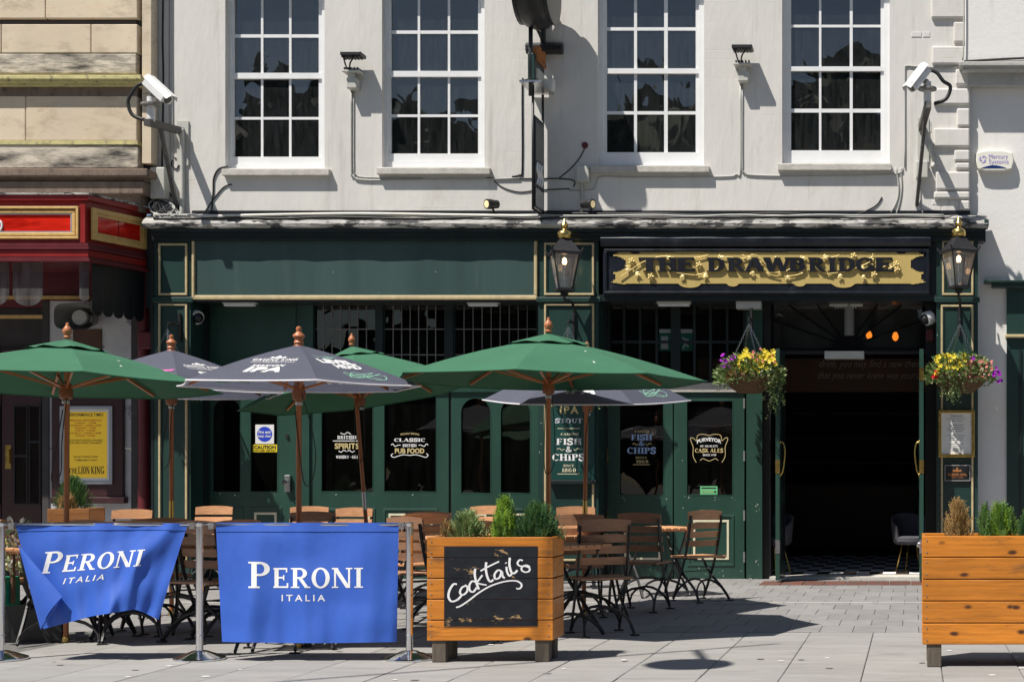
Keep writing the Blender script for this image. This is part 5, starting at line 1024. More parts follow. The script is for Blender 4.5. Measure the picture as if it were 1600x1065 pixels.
umbrella(G(582, 942), 1.12, 2.06, 2.52, 8, .35, 'green', 'tilted green parasol with crumpled vent cap behind the dark parasols', tilt=(-1, -9.5), lean=(-.20, 0), sleeve=('steel', .93))
umbrella(G(857, 992), 1.25, 2.02, 2.355, 8, .06, 'green', 'large green parasol right behind the chalkboard planter', sleeve=('steel', .45))
umbrella(G(912, 959), .94, 1.96, 2.36, 6, pi + .12, 'dark', 'dark session ale parasol mostly hidden behind the large green parasol', prints=brewery(1) + level(2), tilt=(5.5, .5), lean=(.03, 0), sleeve=('brass', .86))
# ------------------------------------------------------------------ folding chairs and tables
def make_chair(wood):
    t = thing('folding_chair', 'x', 'chair', (0, 0, 0), 'wooden slatted folding chairs'); w = .20
    def A(z): f = z / .88; return .20 - .50 * f + .20 * f * f          # back upright: y at height z, facing +y
    up = lambda sx: smooth_path([(sx * w, A(z) , z) for z in (.03, .2, .45, .65, .87)], 3)
    for sx in (-1, 1):
        MB().tube(up(sx), .011, 5, flat=1.5).build('leg', 'black_steel', t)
        MB().tube(smooth_path([(sx * (w - .025), .19, .44), (sx * (w - .025), .05, .27), (sx * (w - .02), -.12, .14), (sx * (w + .0), -.22, .02)], 4), .011, 5, flat=1.5).build('leg', 'black_steel', t)
        for y_ in (A(0), -.23): MB().box(sx*w - .035, sx*w + .035, y_ - .018, y_ + .018, 0, .012).build('foot', 'black_steel', t)
    for y0, yt in ((A(.03), A(.22)), (-.215, -.10)):
        MB().tube([(w * math.cos(a) * 1.0, y0 + (yt - y0) * math.sin(a), .02 + .20 * math.sin(a)) for a in [pi * k / 10 for k in range(11)]], .010, 5, flat=1.4).build('arched_brace', 'black_steel', t)
    MB().tube([(-w, A(.30), .30), (w, A(.30), .30)], .006, 5).build('stay_rod', 'black_steel', t)
    for sx in (-1, 1): MB().tube([(sx * (w - .02), -.17, .435), (sx * (w - .02), .20, .435)], .010, 4).build('seat_rail', 'black_steel', t)
    for k in range(6):
        y0 = -.17 + k * .066; MB().box(-.21, .21, y0, y0 + .054, .443, .461).build('seat_slat', wood, t, bevel=.003)
    for k, z_ in enumerate((.555, .645, .735, .825)):
        h = .062 if k < 3 else .085; m = MB(); N_ = 6
        for i in range(N_):
            x0, x1 = -.215 + .43 * i / N_, -.215 + .43 * (i+1) / N_; c = lambda x_: -.022 * (1 - (x_ / .215)**2); tp = lambda x_: (h + (.016 * (1 - (x_/.215)**2) if k == 3 else 0)); ys = lambda x_, zz_: A(zz_) + .016 + c(x_)
            v = [(x0, ys(x0, z_), z_), (x1, ys(x1, z_), z_), (x1, ys(x1, z_ + h), z_ + tp(x1)), (x0, ys(x0, z_ + h), z_ + tp(x0))]; m.add(v + [(a, b + .016, c_) for a, b, c_ in v], [[0, 1, 2, 3], [4, 5, 6, 7], [0, 1, 5, 4], [2, 3, 7, 6]] + ([[0, 3, 7, 4]] if i == 0 else []) + ([[1, 2, 6, 5]] if i == N_ - 1 else []))
        s = m.build('back_slat', wood, t)
        for sx in (-1, 1): MB().lathe([(.001, -.006), (.006, -.004), (.007, .0)], (sx * (w - .005), A(z_ + .03) + .010, z_ + h * .5), 6, 'y').build('bolt', 'steel', s)
    return t
CH = {'slat_wood': make_chair('slat_wood'), 'slat_wood_shaded': make_chair('slat_wood_shaded')}; used = set()
def chair(px_, py_, deg, label, wood='slat_wood'):
    p = CH[wood]; o = p if wood not in used else copy_tree(p); used.add(wood); g = G(px_, py_); o.location = g; o.rotation_euler = (0, 0, math.radians(deg)); o['label'] = label
# deg: 0 faces the shopfront, positive turns left
chair(1094, 938, 48, 'folding slatted chair at far right of terrace turned left towards its table')
chair(1004, 953, -12, 'brown folding chair in front of the right table with back to viewer', 'slat_wood_shaded')
chair(940, 990, 28, 'darkest folding chair nearest right of the chalkboard planter', 'slat_wood_shaded')
chair(900, 918, 195, 'sunlit folding chair beside gold edged pilaster behind dark parasol pole')
chair(762, 914, 184, 'sunlit folding chair seen behind the conifers of chalkboard planter')
chair(836, 932, 120, 'folding chair hidden mostly behind right end of chalkboard planter')
chair(330, 915, 180, 'sunlit folding chair showing above barrier left of second post top')
chair(480, 917, 184, 'sunlit folding chair above second banner near dark parasol pole')
chair(493, 946, 4, 'dark folding chair back peeking over second banner near its pole', 'slat_wood_shaded')
chair(548, 925, 172, 'folding chair back above the middle of second banner')
chair(672, 947, 8, 'dark folding chair back left of the planter conifers', 'slat_wood_shaded')
chair(200, 935, 178, 'folding chair showing above the first banner')
chair(322, 1000, -22, 'folding chair directly behind the middle barrier post', 'slat_wood_shaded')
chair(360, 996, 66, 'folding chair half hidden by left edge of second banner')
chair(644, 978, -30, 'folding chair behind the barrier post beside chalkboard planter', 'slat_wood_shaded')
chair(660, 958, 40, 'folding chair between third barrier post and chalkboard planter')
chair(26, 997, -70, 'folding chair behind the left edge post with sunlit seat')
chair(205, 1000, 30, 'folding chair whose feet show under right side of first banner')
chair(150, 996, -20, 'folding chair whose feet show under middle of first banner')
chair(245, 985, 50, 'folding chair behind right edge of first banner')
chair(425, 1016, 12, 'folding chair whose feet show under left half of second banner')
chair(505, 1003, -40, 'folding chair hidden behind middle of second banner')
chair(745, 1000, 5, 'folding chair whose feet show beneath chalkboard planter')
chair(905, 962, 15, 'folding chair under the table right of chalkboard planter', 'slat_wood_shaded')
def make_table():
    t = thing('slatted_table', 'x', 'table', (0, 0, 0), 'slatted bistro tables'); a = .36
    for k in range(9): x0 = -a + k * .0805; e = .05 if k in (0, 8) else 0; MB().box(x0, x0 + .066, -a + e, a - e, .705, .727).build('top_slat', 'slat_wood', t, bevel=.004)
    for y_ in (-.25, .25): MB().box(-.33, .33, y_ - .02, y_ + .02, .685, .705).build('batten', 'slat_wood', t)
    for sx in (-1, 1):
        for s in (-1, 1): MB().tube(smooth_path([(sx * (.27 - .02 * (s > 0)), -s * .26, .69), (sx * .25, -s * .10, .45), (sx * .25, s * .12, .22), (sx * .27, s * .30, .012)], 4), .013, 5, flat=1.4).build('leg', 'black_steel', t)
    for s in (-1, 1): MB().tube([(.27 * math.cos(q_), s * (.30 - .12 * math.sin(q_)), .015 + .17 * math.sin(q_)) for q_ in [pi * k / 10 for k in range(11)]], .011, 5, flat=1.4).build('arched_brace', 'black_steel', t)
    MB().tube([(-.25, 0, .34), (.25, 0, .34)], .007, 5).build('stay_rod', 'black_steel', t); return t
tb = make_table(); first = True
for px_, py_, deg, lab in ((1022, 930, 35, 'slatted wooden table farthest right between two chairs'), (913, 960, 20, 'slatted table with dark parasol pole through it right of planter'), (862, 993, 55, 'slatted table behind right side of chalkboard planter under green parasol'), (582, 943, 10, 'slatted table under tilted green parasol behind second banner'), (467, 1010, 15, 'slatted table under dark parasol hidden behind second banner'), (268, 961, 30, 'slatted table with pole of the left dark parasol'), (104, 1001, 20, 'slatted table under leftmost green parasol behind first banner'), (668, 968, 40, 'slatted table showing between third barrier post and planter'), (330, 985, 25, 'slatted table behind the middle barrier post')):
    o = tb if first else copy_tree(tb); first = False; o.location = G(px_, py_); o.rotation_euler = (0, 0, math.radians(deg)); o['label'] = lab
# ------------------------------------------------------------------ barrier
BY = GY(1030); PB = lambda px_, py_, o=0.: P(px_, py_, BY + o)
for px_, lab in ((2, 'chrome barrier post at left edge of photo'), (312, 'chrome barrier post between the two blue banners'), (640, 'chrome barrier post between second banner and chalkboard planter')):
    g = Vector((X(px_, BY), BY, 0)); t = thing('barrier_post', lab, 'barrier post', g, 'chrome barrier posts')
    MB().lathe([(.165, 0), (.168, .008), (.165, .018), (.150, .024), (.09, .046), (.05, .062), (.03, .066)], g, 40).build('base', 'chrome', t, smooth='auto'); MB().tube([g + Vector((0, 0, .05)), g + Vector((0, 0, Z(822, BY)))], .0235, 20).build('tube', 'chrome', t, smooth='auto')
    MB().lathe([(.0235, 0), (.026, .004), (.026, .022), (.02, .028)], g + Vector((0, 0, Z(822, BY))), 20).build('cap', 'chrome', t, smooth='auto'); MB().lathe([(.0245, -.003), (.026, 0), (.0245, .003)], g + Vector((0, 0, .17)), 20).build('collar', 'steel', t)
def cloth_fn(x0t, x1t, yt, left, right, bottom, wav):
    def f(u, v, o=0.):
        xl_, xr_ = left(v), right(v); x_ = xl_ + (xr_ - xl_) * u; y_ = yt + (bottom(u) - yt) * v; return PB(x_, y_, wav(u, v) - o)
    return f
def banner(name, lab, fn, words, extra=None, x0=0, x1=0, rail=None):
    t = thing(name, lab, 'banner', PB((x0 + x1) / 2, 1000), 'blue banners on the barrier'); m = MB(); m.grid(lambda u, v: fn(u, v), 56, 40); c = m.build('cloth', 'banner_blue', t, smooth=True, fix=False)
    hem = MB(); hem.grid(lambda u, v: fn(u, v * .075, .004), 40, 2); hem.build('top_hem', 'banner_blue', t, smooth=True, fix=False)
    if extra: extra(t)
    MB().tube([PB(rail[0], 819), PB(rail[1], 819)], .011, 10).build('rail', 'chrome', t, smooth=True)
    for x_ in (x0 - 6, x1 + 6): MB().box(X(x_, BY) - .018, X(x_, BY) + .018, BY - .014, BY + .014, Z(826, BY), Z(816, BY)).build('rail_clip', 'steel', t)
    for tm, inv, nm in words:
        def place(a, b, l): u, v = inv(a, b); return fn(u, v, .0016 + l * .3)
        letter(sub(tm, .10), place).build(nm, 'print_white', t, fix=False)
    return t
def peroni():
    vs = []; fs = []; x_ = 0
    for i, ch in enumerate('PERONI'):
        Q, w = glyph(ch, .20, .085); k = 1.32 if i == 0 else 1.0
        for q in Q: n = len(vs); vs += [(a * k + x_, b * k - (.02 if i == 0 else 0)) for a, b in q]; fs.append(list(range(n, n + len(q))))
        x_ += w * k + .10
    return vs, fs
def folds(u, v): return .010 * math.sin(u * 21 + .5 * math.sin(v * 4)) * (.35 + .65 * v) + .006 * math.sin(u * 47 + v * 3) * (.3 + v * .7) + .004 * math.sin(13 * v + 9 * u)
def zig(u):
    cs_ = [0, .165, .35, .48, .61, .805, 1]
    for k in range(6):
        if cs_[k] <= u <= cs_[k+1]: f = (u - cs_[k]) / (cs_[k+1] - cs_[k]); return f if k % 2 == 0 else 1 - f
    return 0
def crease(u, v): return -.022 * zig(min(max(u, 0), 1)) * (.5 + .5 * v) + .006 * math.sin((u * 1.2 + v) * 9) * max(0, math.sin((u - v * .8) * 7)) ** 3
f2 = cloth_fn(337, 622, 816, lambda v: 337 + 10 * v, lambda v: 623 - 3 * v, lambda u: 1002 + 2 * math.sin(u * 3.1), lambda u, v: folds(u, v) * .45 - .05 * v * math.sin(pi * u) ** .5 - .03 * v + crease(u, v) - (.03 * v * max(0, 1 - abs(u - .13 - .15 * (1 - v)) * 9)))
inv2 = lambda px0, py0, px1, py1: (lambda a, b: (lambda x_, y_: ((x_ - (337 + 10 * (y_ - 816) / 187)) / ((623 - 3 * (y_-816)/187) - (337 + 10 * (y_ - 816)/187)), (y_ - 816) / 187))(px0 + (px1 - px0) * a, py1 + (py0 - py1) * b))
banner('barrier_banner', 'flat blue barrier banner reading peroni italia beside chalkboard planter', f2, [(peroni(), inv2(388, 877, 567, 918), 'lettering'), (sans('ITALIA', .012, 0, 1.45), inv2(440, 928, 508, 938), 'lettering')], x0=337, x1=622, rail=(316, 634))
def bot1(u): return 982 - 20 * min(u / .42, 1) - 10 * max(0, min((u - .42) / .35, 1)) + 16 * max(0, (u - .80) / .20) ** 1.2
f1 = cloth_fn(25, 295, 817, lambda v: 24 + 44 * v ** 1.05, lambda v: 295 - 47 * v ** .9, bot1, lambda u, v: folds(u, v) * 1.1 - .10 * v * math.sin(pi * u) - .05 * v * u + .05 * v * max(0, math.sin((u - .74) * 14)) * (u > .74) * (1 - .3 * v) - .02 * max(0, 1 - abs((u - .92 + .34 * v)) * 10))
def inv1(x0, y0, x1, y1, rise, slant):
    def g(a, b):
        x_ = x0 + (x1 - x0) * a + slant * b; y_ = y1 - rise * a + (y0 - y1) * b; u = .5
        for _ in range(5):
            v = (y_ - 817) / (bot1(u) - 817); xl_, xr_ = 24 + 44 * v ** 1.05, 295 - 47 * v ** .9; u = min(max((x_ - xl_) / (xr_ - xl_), .01), .99)
        return u, v
    return g
def flap(t):
    a, b, c, d = PB(31, 850, -.02), PB(100, 931, -.10), PB(88, 950, -.11), PB(66, 982, -.06); m = MB()
    m.grid(lambda u, v: (a * (1 - u) + d * u) * (1 - v) + (a * (1 - u) + b * u) * v + Vector((0, -.035 * math.sin(pi * v) * u - .02, 0)), 14, 10); m.grid(lambda u, v: (d * (1 - u) + c * u) * (1 - v) + (d * (1 - u) + b * u) * v + Vector((0, -.01 - .02 * math.sin(pi * v), 0)), 6, 6); m.build('folded_corner', 'banner_blue', t, smooth=True, fix=False)
banner('barrier_banner', 'wind blown blue barrier banner reading peroni italia at left with folded corner', f1, [(peroni(), inv1(62, 862, 220, 896, 12, 9), 'lettering'), (sans('ITALIA', .012, .15, 1.4), inv1(98, 903, 162, 912, 7, 2), 'lettering')], extra=flap, x0=25, x1=295, rail=(6, 308))
# ------------------------------------------------------------------ planters
def planter(name, label, corner, w, dep, z0, z1, rz, mat, nb, legs, brd=5):
    t = thing(name, label, 'planter', corner, None, rz); WL[t.name] = Vector(); h = (z1 - z0) / brd
    for k in range(brd):
        a, b = z0 + h * k + .003, z0 + h * (k + 1) - .003
        MB().box(0, w, -.002 * (k % 2), .024, a, b).build('board', mat, t, bevel=.004); MB().box(0, w, dep - .024, dep, a, b).build('board', mat, t, bevel=.004)
        for x0, x1 in ((.002, .024), (w - .024, w - .002)): MB().box(x0, x1, .026, dep - .026, a + .001, b - .001).build('board', mat, t, bevel=.003)
        for x_ in (.03, w - .03):
            for z_ in (a + .03, b - .03): MB().lathe([(.001, -.003), (.005, -.002), (.005, .0)], (x_, -.002, z_), 6, 'y').build('screw', 'bracket_grey', t)
    MB().box(.026, w - .026, .026, dep - .026, z1 - .14, z1 - .05).build('soil', 'soil', t)
    for x_ in legs:
        for y_ in (.03, dep - .12): MB().box(x_, x_ + .095, y_ - .02, y_ + .07, 0, z0 + .1).build('leg', 'leg_wood', t, bevel=.006)
    return t
PY = GY(1034.5); pc0 = Vector((X(667, PY), PY, 0)); rzp = math.radians(1.2)
cpl = planter('chalkboard_planter', 'orange plank planter with black chalkboard reading cocktails', pc0, 196 * (D + PY) / F / math.cos(rzp), .34, Z(1001, PY), Z(838, PY), rzp, 'plank_orange', 5, (.03, .725))
wp = 196 * (D + PY) / F / math.cos(rzp); z0, z1 = Z(1001, PY), Z(838, PY); hb_ = (z1 - z0) / 5
def pl_xz(px_, py_): return ((px_ - 667) / 196 * wp, z1 + (838 - py_) / 163 * (z1 - z0))
for k in range(5):                                        # black paint across each board
    a, b = z0 + hb_ * k + .0015, z0 + hb_ * (k + 1) - .0015; zt_, zb_ = pl_xz(0, 853)[1], pl_xz(0, 978)[1]; a, b = max(a, zb_), min(b, zt_)
    if b > a: MB().box(pl_xz(694, 0)[0], pl_xz(839, 0)[0], -.0045, .002, a, b).build('chalkboard', 'chalk_black', cpl)
cs = lambda x_, y_: (640 + x_ * .2958, 750 + y_ * .2958)
strokes = [([(250, 548), (232, 548), (212, 578), (206, 614), (222, 638), (252, 630), (275, 606)], 11), ([(296, 556), (276, 566), (266, 592), (282, 604), (302, 588), (306, 564), (292, 552)], 10), ([(346, 536), (330, 532), (316, 552), (318, 580), (336, 588), (354, 566)], 10), ([(346, 466), (344, 500), (354, 545), (366, 575)], 11), ([(384, 500), (366, 524), (356, 540), (380, 548), (406, 552)], 9), ([(404, 432), (402, 470), (412, 515), (426, 534), (442, 524)], 11), ([(374, 478), (410, 458), (446, 440), (472, 428)], 9), ([(484, 480), (466, 474), (448, 496), (452, 520), (474, 512), (486, 482), (490, 506), (502, 516)], 10), ([(510, 456), (514, 484), (526, 504), (538, 494)], 10), ([(506, 434), (509, 438)], 10), ([(528, 408), (526, 446), (536, 484), (552, 490), (568, 474)], 11), ([(596, 424), (580, 420), (568, 438), (582, 452), (612, 454), (632, 464), (628, 480), (606, 484), (590, 472), (594, 456), (616, 448), (634, 458)], 9), ([(246, 670), (270, 662), (312, 634), (370, 590), (430, 556), (500, 534), (556, 530), (584, 542), (590, 558), (578, 572), (562, 570)], 9)]
cm_ = MB()
for pts, w in strokes:
    pp = smooth_path([(*pl_xz(*cs(a, b)), 0) for a, b in pts], 6); wd = w * .2958 / 196 * wp; m = len(pp); Ls = []
    for i, p in enumerate(pp):
        d = pp[min(i+1, m-1)] - pp[max(i-1, 0)]; d = d.normalized() if d.length > 1e-9 else Vector((1, 0, 0)); n = Vector((-d.y, d.x, 0)) * wd / 2 * (.75 + .35 * abs(d.y)); Ls.append((p + n, p - n))
    for i in range(m - 1): yo = -.0056 - .00004 * (i % 30); cm_.add([(q.x, yo, q.y) for q in (Ls[i][0], Ls[i+1][0], Ls[i+1][1], Ls[i][1])], [[0, 1, 2, 3]])
cm_.build('lettering', 'chalk_white', cpl, fix=False)
RYP = GY(1042); rpl = planter('plank_planter', 'large orange plank planter cut off by right edge of photo', Vector((X(1441, RYP), RYP, 0)), 1.22, .5, Z(1007, RYP), Z(836, RYP), 0, 'plank_orange', 5, (.032, 1.08))
MB().lathe([(.012, -.003), (.018, 0), (.012, .003)], (-.018, .1, Z(852, RYP)), 12, 'y').build('ring_hook', 'steel', rpl)
LY = -3.4; lpl = planter('small_planter', 'small brown plank planter with bush in front of poster case', Vector((X(74, LY), LY, 0)), .37, .62, .1, Z(794, LY), math.radians(16), 'plank_brown', 5, (.02, .25), 6)
# ------------------------------------------------------------------ conifers and shrubs in them
def conifer(name, label, base, h, r, mat, seed, n=420, up=.9, mat2=None, flatn=.16, group='shrubs in the planters'):
    rr = random.Random(seed); t = thing(name, label, 'shrub', base, group); b = Vector(base); M1, M2 = MB(), MB()
    MB().tube([b, b + Vector((0, 0, h * .7))], .012, 5).build('stem', 'bark', t)
    for i in range(n):
        f = rr.random() ** .9; a = rr.uniform(0, 2*pi); env = r * (1 - f) ** .55 * (.55 + .45 * abs(math.sin(a * 2.5 + seed + f * 4))); rad = env * math.sqrt(rr.random()) ; o = b + Vector((rad * math.cos(a), rad * math.sin(a), .02 + f * h * .86))
        d = Vector((math.cos(a) * (1 - up) * 1.6, math.sin(a) * (1 - up) * 1.6, up)).normalized(); d = (d + Vector((rr.uniform(-.3, .3), rr.uniform(-.3, .3), rr.uniform(-.1, .3)))).normalized(); L_ = rr.uniform(.05, .10) * (.7 + h); sd = d.cross(Vector((rr.uniform(-1, 1), rr.uniform(-1, 1), .1))).normalized(); m = M2 if (mat2 and rr.random() < .35) else M1
        for k in range(6):                                # a flat scaly spray
            q = o + d * L_ * k / 6; s = (1 if k % 2 else -1); tip = q + (d * .75 + sd * s * .75) * L_ * .36 * (1 - k / 9); w = d * .006
            m.add([q - w, q + w, tip], [[0, 1, 2]])
        m.add([o - sd * .003, o + sd * .003, o + d * L_], [[0, 1, 2]])
    M1.build('foliage', mat, t, fix=False, kind='stuff')
    if mat2: M2.build('foliage', mat2, t, fix=False, kind='stuff')
    return t
def inpl(pl_, u, v, z): return Matrix.Translation(pl_.location) @ Matrix.Rotation(pl_.rotation_euler.z, 4, 'Z') @ Vector((u, v, z))
zp = z1 - .06
conifer('conifer', 'yellow tipped grey green conifer at left of chalkboard planter', inpl(cpl, .215, .2, zp), .19, .15, 'leaf_pale', 1, 520, .7, 'leaf_conifer'); conifer('conifer', 'bright green upright conifer in middle of chalkboard planter', inpl(cpl, .475, .2, zp), .29, .115, 'leaf_bright', 2, 620, .95, 'leaf_conifer'); conifer('conifer', 'thin leaning conifer left of the upright one in chalkboard planter', inpl(cpl, .425, .24, zp), .26, .035, 'leaf_bright', 22, 150, .96); conifer('conifer', 'broad dark green conifer at right of chalkboard planter', inpl(cpl, .70, .2, zp), .25, .18, 'leaf_dark', 4, 800, .8, 'leaf_conifer')
conifer('dried_plant', 'small dried brown plant at left corner of chalkboard planter', inpl(cpl, .09, .15, zp), .12, .07, 'leaf_dry', 6, 60, .9)
zr_ = Z(836, RYP) - .06
conifer('dried_conifer', 'dead brown conifer in the right plank planter', inpl(rpl, .24, .22, zr_), .25, .12, 'leaf_dry', 8, 420, .9)
conifer('conifer', 'lush green conifer in the right plank planter', inpl(rpl, .53, .22, zr_), .23, .14, 'leaf_conifer', 9, 560, .85, 'leaf_bright'); conifer('conifer', 'low green conifer right of the lush one in right planter', inpl(rpl, .72, .2, zr_), .17, .10, 'leaf_dark', 10, 260, .8, 'leaf_conifer'); conifer('conifer', 'slim green conifer beside dead one in right planter', inpl(rpl, .42, .2, zr_), .22, .05, 'leaf_conifer', 12, 170, .95)
conifer('bush', 'feathery green bush in the small planter by poster case', inpl(lpl, .15, .3, Z(794, LY) - .05), .34, .20, 'leaf_conifer', 14, 620, .75, 'leaf_dark')
conifer('dried_plant', 'tuft of dry brown stems in the small planter', inpl(lpl, .14, .12, Z(794, LY) - .05), .17, .12, 'leaf_dry', 15, 120, .9)
# white edged shrub in green pot at far left
wy = GY(1004); wb = Vector((X(20, wy), wy, 0))
wt = thing('variegated_shrub', 'white and yellow leaved shrub behind left barrier post', 'shrub', wb)
wt_b = MB(); wr = random.Random(5); ly, lw = MB(), MB()
for i in range(650):
    a = wr.uniform(0, 2*pi); r_ = .34 * math.sqrt(wr.random()); o = wb + Vector((r_ * math.cos(a) * 1.1, r_ * math.sin(a) * .5, .52 + .42 * wr.random() * (1 - r_ * .8))); d = Vector((math.cos(a) * .5 + wr.uniform(-.5, .5), math.sin(a) * .5 + wr.uniform(-.5, .5), wr.uniform(.1, .9))).normalized(); s = d.cross(Vector((wr.uniform(-1, 1), wr.uniform(-1, 1), .3))).normalized() * wr.uniform(.008, .014); L_ = wr.uniform(.04, .08); m = lw if wr.random() < .45 else ly
    m.add([o, o + d * L_ * .5 + s, o + d * L_, o + d * L_ * .5 - s], [[0, 1, 2, 3]])
ly.build('foliage', 'leaf_pale', wt, fix=False, kind='stuff'); lw.build('foliage', 'petal_white', wt, fix=False, kind='stuff')
MB().tube([wb + Vector((0, 0, .3)), wb + Vector((0, 0, .7))], .02, 6).build('stem', 'bark', wt)
gpx = MB().box(wb.x - .16, wb.x - .02, wy - .14, wy + .14, .28, .50); gt = tag(gpx.build('green_trough', 'first_aid_green', bevel=.02), 'green trough behind the left barrier post', 'trough'); 
MB().box(wb.x - .30, wb.x + .3, wy + .12, wy + .16, 0, .28).build('trough_stand', 'black_paint', gt)
# ------------------------------------------------------------------ hanging baskets
def basket(cx_, y_rim, hook, Y, label, half, seed, trail=(), flowers=True, hooky=None):
    rr = random.Random(seed); t = thing('hanging_basket', label, 'hanging basket', P(cx_, y_rim + 26, Y), 'hanging flower baskets'); c = P(cx_, y_rim, Y); R = half * (D + Y) / F
    MB().lathe([(.001, -R * .72), (R * .45, -R * .68), (R * .82, -R * .42), (R, -.02), (R, 0), (R * .9, -.01)], c, 18).build('basket', 'coir', t, smooth=True)
    hk = P(*hook, Y); 
    for k in range(4):
        a = k * pi/2 + .5; e = c + Vector((R * .95 * math.cos(a), R * .95 * math.sin(a), 0)); n = 26; m = MB()
        for i in range(n):
            p, q = hk.lerp(e, i/n), hk.lerp(e, (i + .95)/n); s = Vector((.008, 0, 0)) if i % 2 else Vector((0, .008, 0)); m.tube([p + s, q + s], .0028, 4); m.tube([p - s, q - s], .0028, 4)
        m.build('chain', 'steel', t)
    MB().tube(smooth_path([hk, hk + Vector((0, 0, .05)), hk + Vector((.0, .06, .09)), hk + Vector((0, -Y, .07))], 4), .007, 5).build('hook', 'black_steel', t)
    hb0 = hooky or hk.z + .1
    MB().tube([Vector((hk.x, -.02, hb0 + .12)), Vector((hk.x, -.02, hb0 - .22))], .02, 6).build('wall_bracket', 'black_steel', t); MB().tube([Vector((hk.x, -.02, hk.z + .08)), hk + Vector((0, 0, .05))], .012, 6).build('wall_bracket', 'black_steel', t)
    lv, pl_, ru = MB(), MB(), MB()
    def leaf_(m, o, d, L_, w):
        s = d.cross(Vector((rr.uniform(-1, 1), rr.uniform(-1, 1), rr.uniform(-1, 1)))).normalized() * w; m.add([o, o + d * L_ * .45 + s, o + d * L_, o + d * L_ * .45 - s], [[0, 1, 2, 3]])
    for i in range(1500):
        a = rr.uniform(0, 2*pi); q = math.sqrt(rr.random()); o = c + Vector((R * 1.25 * q * math.cos(a), R * 1.25 * q * math.sin(a), .24 * math.sqrt(max(0, 1 - q * q)) * rr.random() - .15 * (q > .75) * rr.random() + .01)); d = Vector((math.cos(a) * q + rr.uniform(-.4, .4), math.sin(a) * q + rr.uniform(-.4, .4), rr.uniform(-.1, .9))).normalized(); leaf_(lv if rr.random() < .7 else pl_, o, d, rr.uniform(.04, .075), .017)
    for i in range(46):
        a = rr.uniform(0, 2*pi); o = c + Vector((R * .8 * math.cos(a), R * .8 * math.sin(a), .06)); d = Vector((math.cos(a) * .8, math.sin(a) * .8, rr.uniform(.2, 1))).normalized(); leaf_(ru, o, d, rr.uniform(.08, .16), .012)
    for (dx, ln, n) in trail:
        for s_ in range(n):
            ox = dx + rr.uniform(-.07, .07); p = c + Vector((ox, rr.uniform(-.10, .06) - .6 * math.sqrt(max(R*R - ox*ox, .004)), .02)); L_ = ln * rr.uniform(.6, 1.1); drift = Vector((rr.uniform(-.05, .09), rr.uniform(-.05, .02), 0)); prev = p
            for k in range(int(L_ / .016)):
                f = k * .016; q = p + drift * f / .3 + Vector((.012 * math.sin(f * 40 + s_), .01 * math.cos(f * 33), -f)); d = Vector((rr.uniform(-1, 1), rr.uniform(-1, .2), rr.uniform(-.6, .4))).normalized(); leaf_(pl_ if rr.random() < .5 else lv, q, d, rr.uniform(.02, .034), .011)
    lv.build('foliage', 'leaf_ivy', t, fix=False, kind='stuff'); pl_.build('trailing_ivy', 'leaf_pale', t, fix=False, kind='stuff'); ru.build('russet_leaves', 'leaf_russet', t, fix=False, kind='stuff')
    def blooms(mat, pts, r0):
        m = MB()
        for p in pts:
            d = Vector((rr.uniform(-.5, .5), rr.uniform(-1, -.4), rr.uniform(0, .8))).normalized(); s = d.orthogonal().normalized(); s2 = d.cross(s); r_ = r0 * rr.uniform(.75, 1.15); v = [p - d * .012]
            for k in range(10): a = 2*pi*k/10; q = r_ * (1 if k % 2 == 0 else .78); v.append(p + (s * math.cos(a) + s2 * math.sin(a)) * q + d * .008 * (k % 2))
            m.add(v, [[0, 1 + k, 1 + (k + 1) % 10] for k in range(10)])
        m.build('flowers', mat, t, fix=False, kind='stuff')
    def cl(px0, py0, px1, py1, n): return [P(rr.uniform(px0, px1), rr.uniform(py0, py1), Y + rr.uniform(-R * 1.0, -R * .35)) for _ in range(n)]
    if flowers == 'a': blooms('petal_yellow', cl(cx_ - 18, y_rim - 38, cx_ + 40, y_rim - 6, 52), .038); blooms('petal_red', cl(cx_ - 36, y_rim - 10, cx_ - 14, y_rim + 8, 14), .034); blooms('petal_purple', cl(cx_ - 46, y_rim - 32, cx_ - 24, y_rim - 10, 10), .032); blooms('petal_pink', cl(cx_ - 8, y_rim - 40, cx_ + 40, y_rim - 20, 26), .020); blooms('petal_white', cl(cx_ - 30, y_rim - 20, cx_ + 36, y_rim + 6, 22), .014)
    if flowers == 'b': blooms('petal_yellow', cl(cx_ - 38, y_rim - 30, cx_ + 8, y_rim + 2, 52), .036); blooms('petal_red', cl(cx_ - 46, y_rim - 6, cx_ - 38, y_rim + 8, 9), .026); blooms('petal_purple', cl(cx_ + 52, y_rim - 10, cx_ + 64, y_rim + 16, 9), .028); blooms('petal_purple', cl(cx_ + 14, y_rim - 28, cx_ + 22, y_rim - 22, 3), .026); blooms('petal_pink', cl(cx_ + 8, y_rim - 22, cx_ + 50, y_rim + 10, 64), .021); blooms('petal_white', cl(cx_ - 20, y_rim - 10, cx_ + 44, y_rim + 14, 24), .015)
    if flowers == 'c': blooms('petal_yellow', cl(cx_ - 20, y_rim - 16, cx_ + 30, y_rim, 12), .025)
    return t
basket(1172, 585, (1170, 506), -.30, 'flower basket with yellow and red blooms left of the open doorway', 42, 2, ((-.28, .22, 14), (.30, .55, 20), (.15, .25, 12), (-.12, .17, 20), (.04, .14, 20)), 'a')
basket(1500, 584, (1500, 506), -.30, 'flower basket with yellow and pink blooms on right pilaster', 43, 3, ((-.16, .38, 22), (-.02, .30, 18), (.12, .14, 14), (.24, .15, 10), (-.28, .16, 10)), 'b')
basket(888, 584, (888, 510), -.30, 'hanging basket behind green parasol on the middle pilaster', 34, 4, ((-.2, .42, 8), (.22, .45, 9)), 'c')
